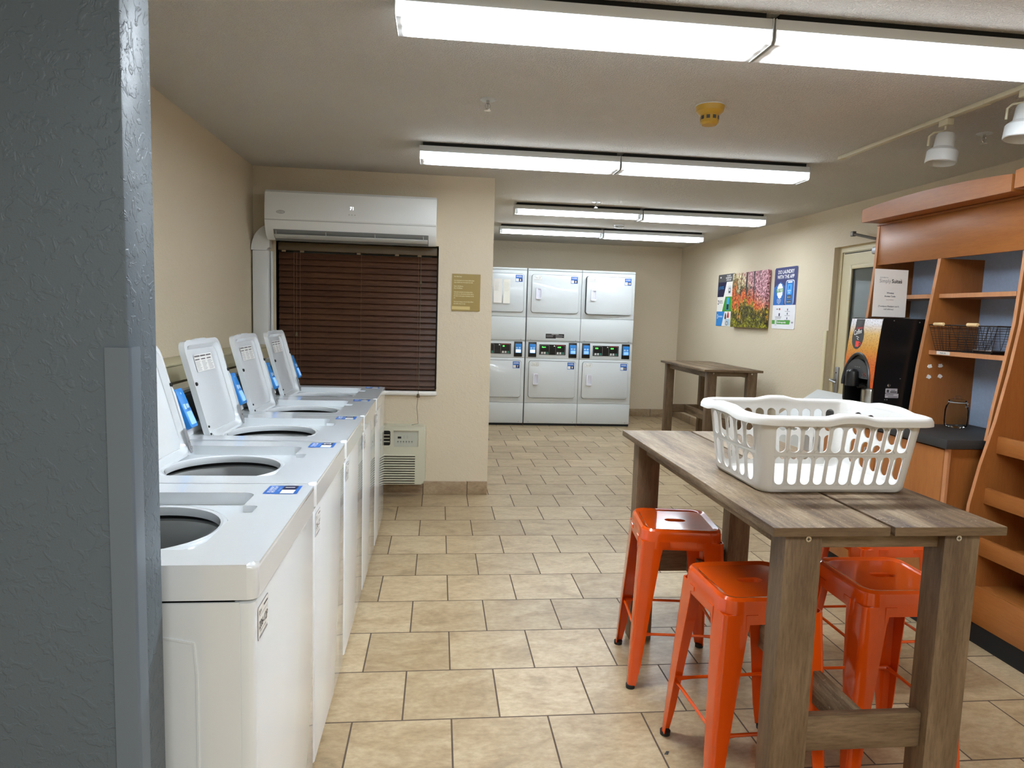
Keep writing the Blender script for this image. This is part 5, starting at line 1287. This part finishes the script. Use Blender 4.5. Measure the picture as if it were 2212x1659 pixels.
# ------------------------------------------------------------------ ceiling fixtures
def make_fixture(lens=True):
    t = thing('fluorescent_fixture', 'x', 'ceiling light')
    L = 1.215; z0, z1 = -0.100, -0.022       # relative to the ceiling plane
    m = MB(); m.box((0.004, 0.004, -0.057), (L-0.004, 0.174, z1), bev=0.003); m.build('housing', WHITEM, t)
    MB().box((0.02, 0.02, z1), (L-0.02, 0.16, -0.0005)).build('shade_strip', BLACKM, t)  # black strip stands in for the shadow gap between housing and ceiling
    for x in (0.0, L-0.004):
        e = MB(); e.loft([[(x+a, 0.002, z1), (x+a, 0.176, z1), (x+a, 0.176, -0.09), (x+a, 0.167, z0-0.002), (x+a, 0.011, z0-0.002), (x+a, 0.002, -0.09)] for a in (0.0, 0.004)]); e.build('end_cap', WHITEM, t)
    if lens:
        l = MB(); pr = [(0.005, -0.058), (0.004, -0.088), (0.012, z0), (0.166, z0), (0.174, -0.088), (0.173, -0.058)]
        l.loft([[(x, y, z) for y, z in pr] for x in (0.005, L-0.005)], cap=True)
        for f_ in l.bm.faces: f_.material_index = 0 if abs(f_.calc_center_median().z-z0) < 0.001 else 1
        l.build('lens', [LENS, LENSS], t)
    else:
        l = MB()
        for y in (0.052, 0.126): l.tube([(0.035, y, -0.078), (L-0.035, y, -0.078)], 0.0125, 12)
        l.build('tube', TUBE, t)
        l = MB()
        for y in (0.052, 0.126):
            for x in (0.012, L-0.034): l.box((x, y-0.014, -0.094), (x+0.022, y+0.014, -0.058), bev=0.003)
        l.build('lamp_holder', WHITE2, t)
    return t
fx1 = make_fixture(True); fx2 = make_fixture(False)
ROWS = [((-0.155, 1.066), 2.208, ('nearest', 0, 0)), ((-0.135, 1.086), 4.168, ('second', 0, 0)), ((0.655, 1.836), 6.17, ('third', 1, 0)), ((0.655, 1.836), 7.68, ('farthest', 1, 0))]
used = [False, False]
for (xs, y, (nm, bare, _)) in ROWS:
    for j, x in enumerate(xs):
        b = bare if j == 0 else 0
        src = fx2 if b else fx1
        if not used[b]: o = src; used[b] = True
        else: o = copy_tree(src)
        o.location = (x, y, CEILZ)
        if nm in ('third', 'farthest'): o.scale = (0.965, 1, 1)
        for c in o.children:
            if c.name.startswith('lens'): c.data = c.data.copy(); c.data.materials[0] = {'nearest': (LENSB, LENSB2)[j], 'second': LENSM}.get(nm, LENS)
        sd = 'left' if j == 0 else 'right'
        o['label'] = f'{"bare-tube" if b else "lensed white"} fluorescent ceiling light, {sd} one of the {nm} row from the camera'
        o['group'] = 'fluorescent ceiling lights in four rows'

def sprinkler(x, y, lab):
    t = thing('fire_sprinkler', lab, 'sprinkler', (x, y, CEILZ), 'ceiling sprinklers')
    MB().lathe([(0.0, -0.004), (0.018, -0.006), (0.036, -0.003), (0.038, 0.0)], (x, y, CEILZ-0.0005), 24).build('escutcheon', WHITEM, t)
    m = MB(); m.lathe([(0.007, -0.004), (0.007, -0.02), (0.004, -0.022), (0.004, -0.045), (0.0, -0.045)], (x, y, CEILZ), 12)
    for s in (-1, 1): m.tube([(x+s*0.006, y, CEILZ-0.018), (x+s*0.013, y, CEILZ-0.03), (x+s*0.004, y, CEILZ-0.048)], 0.002, 6)
    hb = m.build('sprinkler_head', CHROME, t)
    MB().lathe([(0.0, -0.049), (0.015, -0.049), (0.016, -0.051), (0.0, -0.051)], (x, y, CEILZ), 16).build('deflector', CHROME, t)
sprinkler(0.208, 3.31, 'chrome ceiling sprinkler between the two nearest light rows')
sprinkler(1.345, 5.97, 'chrome ceiling sprinkler just before the third light row')
sprinkler(2.771, 3.34, 'chrome ceiling sprinkler beyond the white track spotlight')
x, y = 1.243, 3.19
t = thing('smoke_detector', 'yellow-covered smoke detector on the ceiling before the second light row', 'smoke detector', (x, y, CEILZ))
MB().lathe([(0.0, -0.004), (0.066, -0.004), (0.068, 0.0)], (x, y, CEILZ-0.0005), 32).build('base_plate', WHITEM, t)
MB().lathe([(0.066, -0.004), (0.062, -0.028), (0.05, -0.04), (0.042, -0.044), (0.042, -0.078), (0.034, -0.088), (0.0, -0.09)], (x, y, CEILZ), 32).build('dust_cover', YELLOW, t)
m = MB()
for k in range(9):
    a = 2*PI*k/9; m.box((0.0405, -0.008, -0.066), (0.0428, 0.008, -0.05), M=Matrix.Translation((x, y, CEILZ)) @ Matrix.Rotation(a, 4, 'Z'))
m.build('vent_slots', DGREY, t)
x, y = 1.921, 7.36
t = thing('smoke_detector', 'small white smoke detector on the ceiling between the two farthest light rows', 'smoke detector', (x, y, CEILZ))
MB().lathe([(0.0, -0.034), (0.035, -0.034), (0.05, -0.026), (0.056, -0.006), (0.056, -0.0005)], (x, y, CEILZ), 28).build('case', WHITE2, t)
m = MB(); m.lathe([(0.052, -0.022), (0.0535, -0.016)], (x, y, CEILZ), 28); m.build('vent_ring', DGREY, t)

TX = 2.37
t = thing('track_rail', 'cream lighting track on the ceiling in front of the shelf units', 'lighting track', (TX, 3.0, CEILZ))
MB().box((TX-0.017, 1.5, CEILZ-0.02), (TX+0.017, 3.93, CEILZ-0.0005), bev=0.002).build('rail', TRACKM, t)
MB().box((TX-0.0185, 3.925, CEILZ-0.022), (TX+0.0185, 3.965, CEILZ-0.0005), bev=0.003).build('end_cap', TRACKM, t)
MB().box((TX-0.019, 2.86, CEILZ-0.022), (TX+0.019, 2.93, CEILZ-0.0006), bev=0.002).build('joiner', TRACKM, t)
def spot(y, lab):
    z = CEILZ-0.0205
    t = thing('track_spotlight', lab, 'spotlight', (TX, y, z), 'white spotlights on the ceiling track')
    MB().box((TX-0.017, y-0.03, z-0.03), (TX+0.017, y+0.03, z), bev=0.003).build('adapter', TRACKM, t)
    m = MB(); m.tube([(TX-0.002, y, z-0.03), (TX-0.002, y, z-0.045), (TX-0.002, y+0.02, z-0.05), (TX-0.030, y+0.04, z-0.052), (TX-0.05, y+0.042, z-0.07), (TX-0.052, y+0.042, z-0.115)], 0.005, 8); m.build('bracket', TRACKM, t)
    M = Matrix.Translation((TX+0.004, y, z-0.075)) @ Matrix.Rotation(math.radians(7), 4, 'Y')
    m = MB(); m.lathe([(0.0, 0.012), (0.036, 0.010), (0.041, 0.0), (0.043, -0.055), (0.058, -0.066), (0.066, -0.075), (0.067, -0.125), (0.063, -0.128), (0.058, -0.10), (0.0, -0.09)], (0, 0, 0), 32, M=M); m.build('lamp_head', WHITE2, t)
spot(3.10, 'white track spotlight fully in view over the shelf hutch')
spot(2.645, 'white track spotlight cut off by the right frame edge')

sc_ = MB(); sx_, sy_0 = 0.757, 2.0
sc_.add([(sx_-0.008, sy_0-0.004, 0.0006), (sx_+0.003, sy_0-0.008, 0.0012), (sx_+0.011, sy_0+0.003, 0.006), (sx_+0.002, sy_0+0.009, 0.0006), (sx_, sy_0, 0.009)], [[0,1,4],[1,2,4],[2,3,4],[3,0,4],[3,2,1,0]])
tag(sc_.build('floor_scrap', DGREY, smooth=0), 'tiny dark scrap lying on the floor tiles left of the front stools', 'scrap')

# lobby lamp over the camera's side of the room
def area(name, loc, size, power, col=(1,0.97,0.92), rot=(0,0,0)):
    L = bpy.data.lights.new(name, 'AREA'); L.shape = 'RECTANGLE'; L.size, L.size_y = size; L.energy = power; L.color = col
    o = bpy.data.objects.new(name, L); COL.objects.link(o); o.location = loc; o.rotation_euler = rot; return o
area('lobby_ceiling_lamp', (0.8, -1.0, 2.37), (2.4, 0.9), 29, (0.92,0.97,1.0))

wd = bpy.data.worlds.new('world'); SC.world = wd; wd.use_nodes = True
wd.node_tree.nodes['Background'].inputs[0].default_value = (0.5, 0.52, 0.55, 1); wd.node_tree.nodes['Background'].inputs[1].default_value = 0.05

# ------------------------------------------------------------------ camera
yaw, pitch, roll = 0.10905143, 0.10203311, 0.03054466
cy_, sy_, cp_, sp_ = math.cos(yaw), math.sin(yaw), math.cos(pitch), math.sin(pitch)
Fw = V((sy_*cp_, cy_*cp_, -sp_)); Rt = V((cy_, -sy_, 0)); Up = Rt.cross(Fw)
R2 = Rt*math.cos(roll)+Up*math.sin(roll); U2 = Up*math.cos(roll)-Rt*math.sin(roll)
cam = bpy.data.cameras.new('camera'); co = bpy.data.objects.new('camera', cam); COL.objects.link(co)
M = Matrix((R2, U2, -Fw)).transposed().to_4x4(); M.translation = V((0, 0, 1.3986)); co.matrix_world = M
cam.sensor_fit = 'HORIZONTAL'; cam.sensor_width = 36.0; cam.lens = 1470.2*36.0/2212.0; cam.clip_start = 0.02; cam.clip_end = 60
SC.camera = co

SC.view_settings.view_transform = 'Standard'; SC.view_settings.look = 'None'; SC.view_settings.gamma = 1.0
SC.view_settings.use_curve_mapping = False; SC.view_settings.exposure = 1.65
cy = SC.cycles
cy.use_denoising = True
cy.max_bounces = 8; cy.diffuse_bounces = 5; cy.glossy_bounces = 4; cy.transmission_bounces = 8; cy.transparent_max_bounces = 8
cy.sample_clamp_indirect = 6.0
cy.caustics_reflective = False; cy.caustics_refractive = False
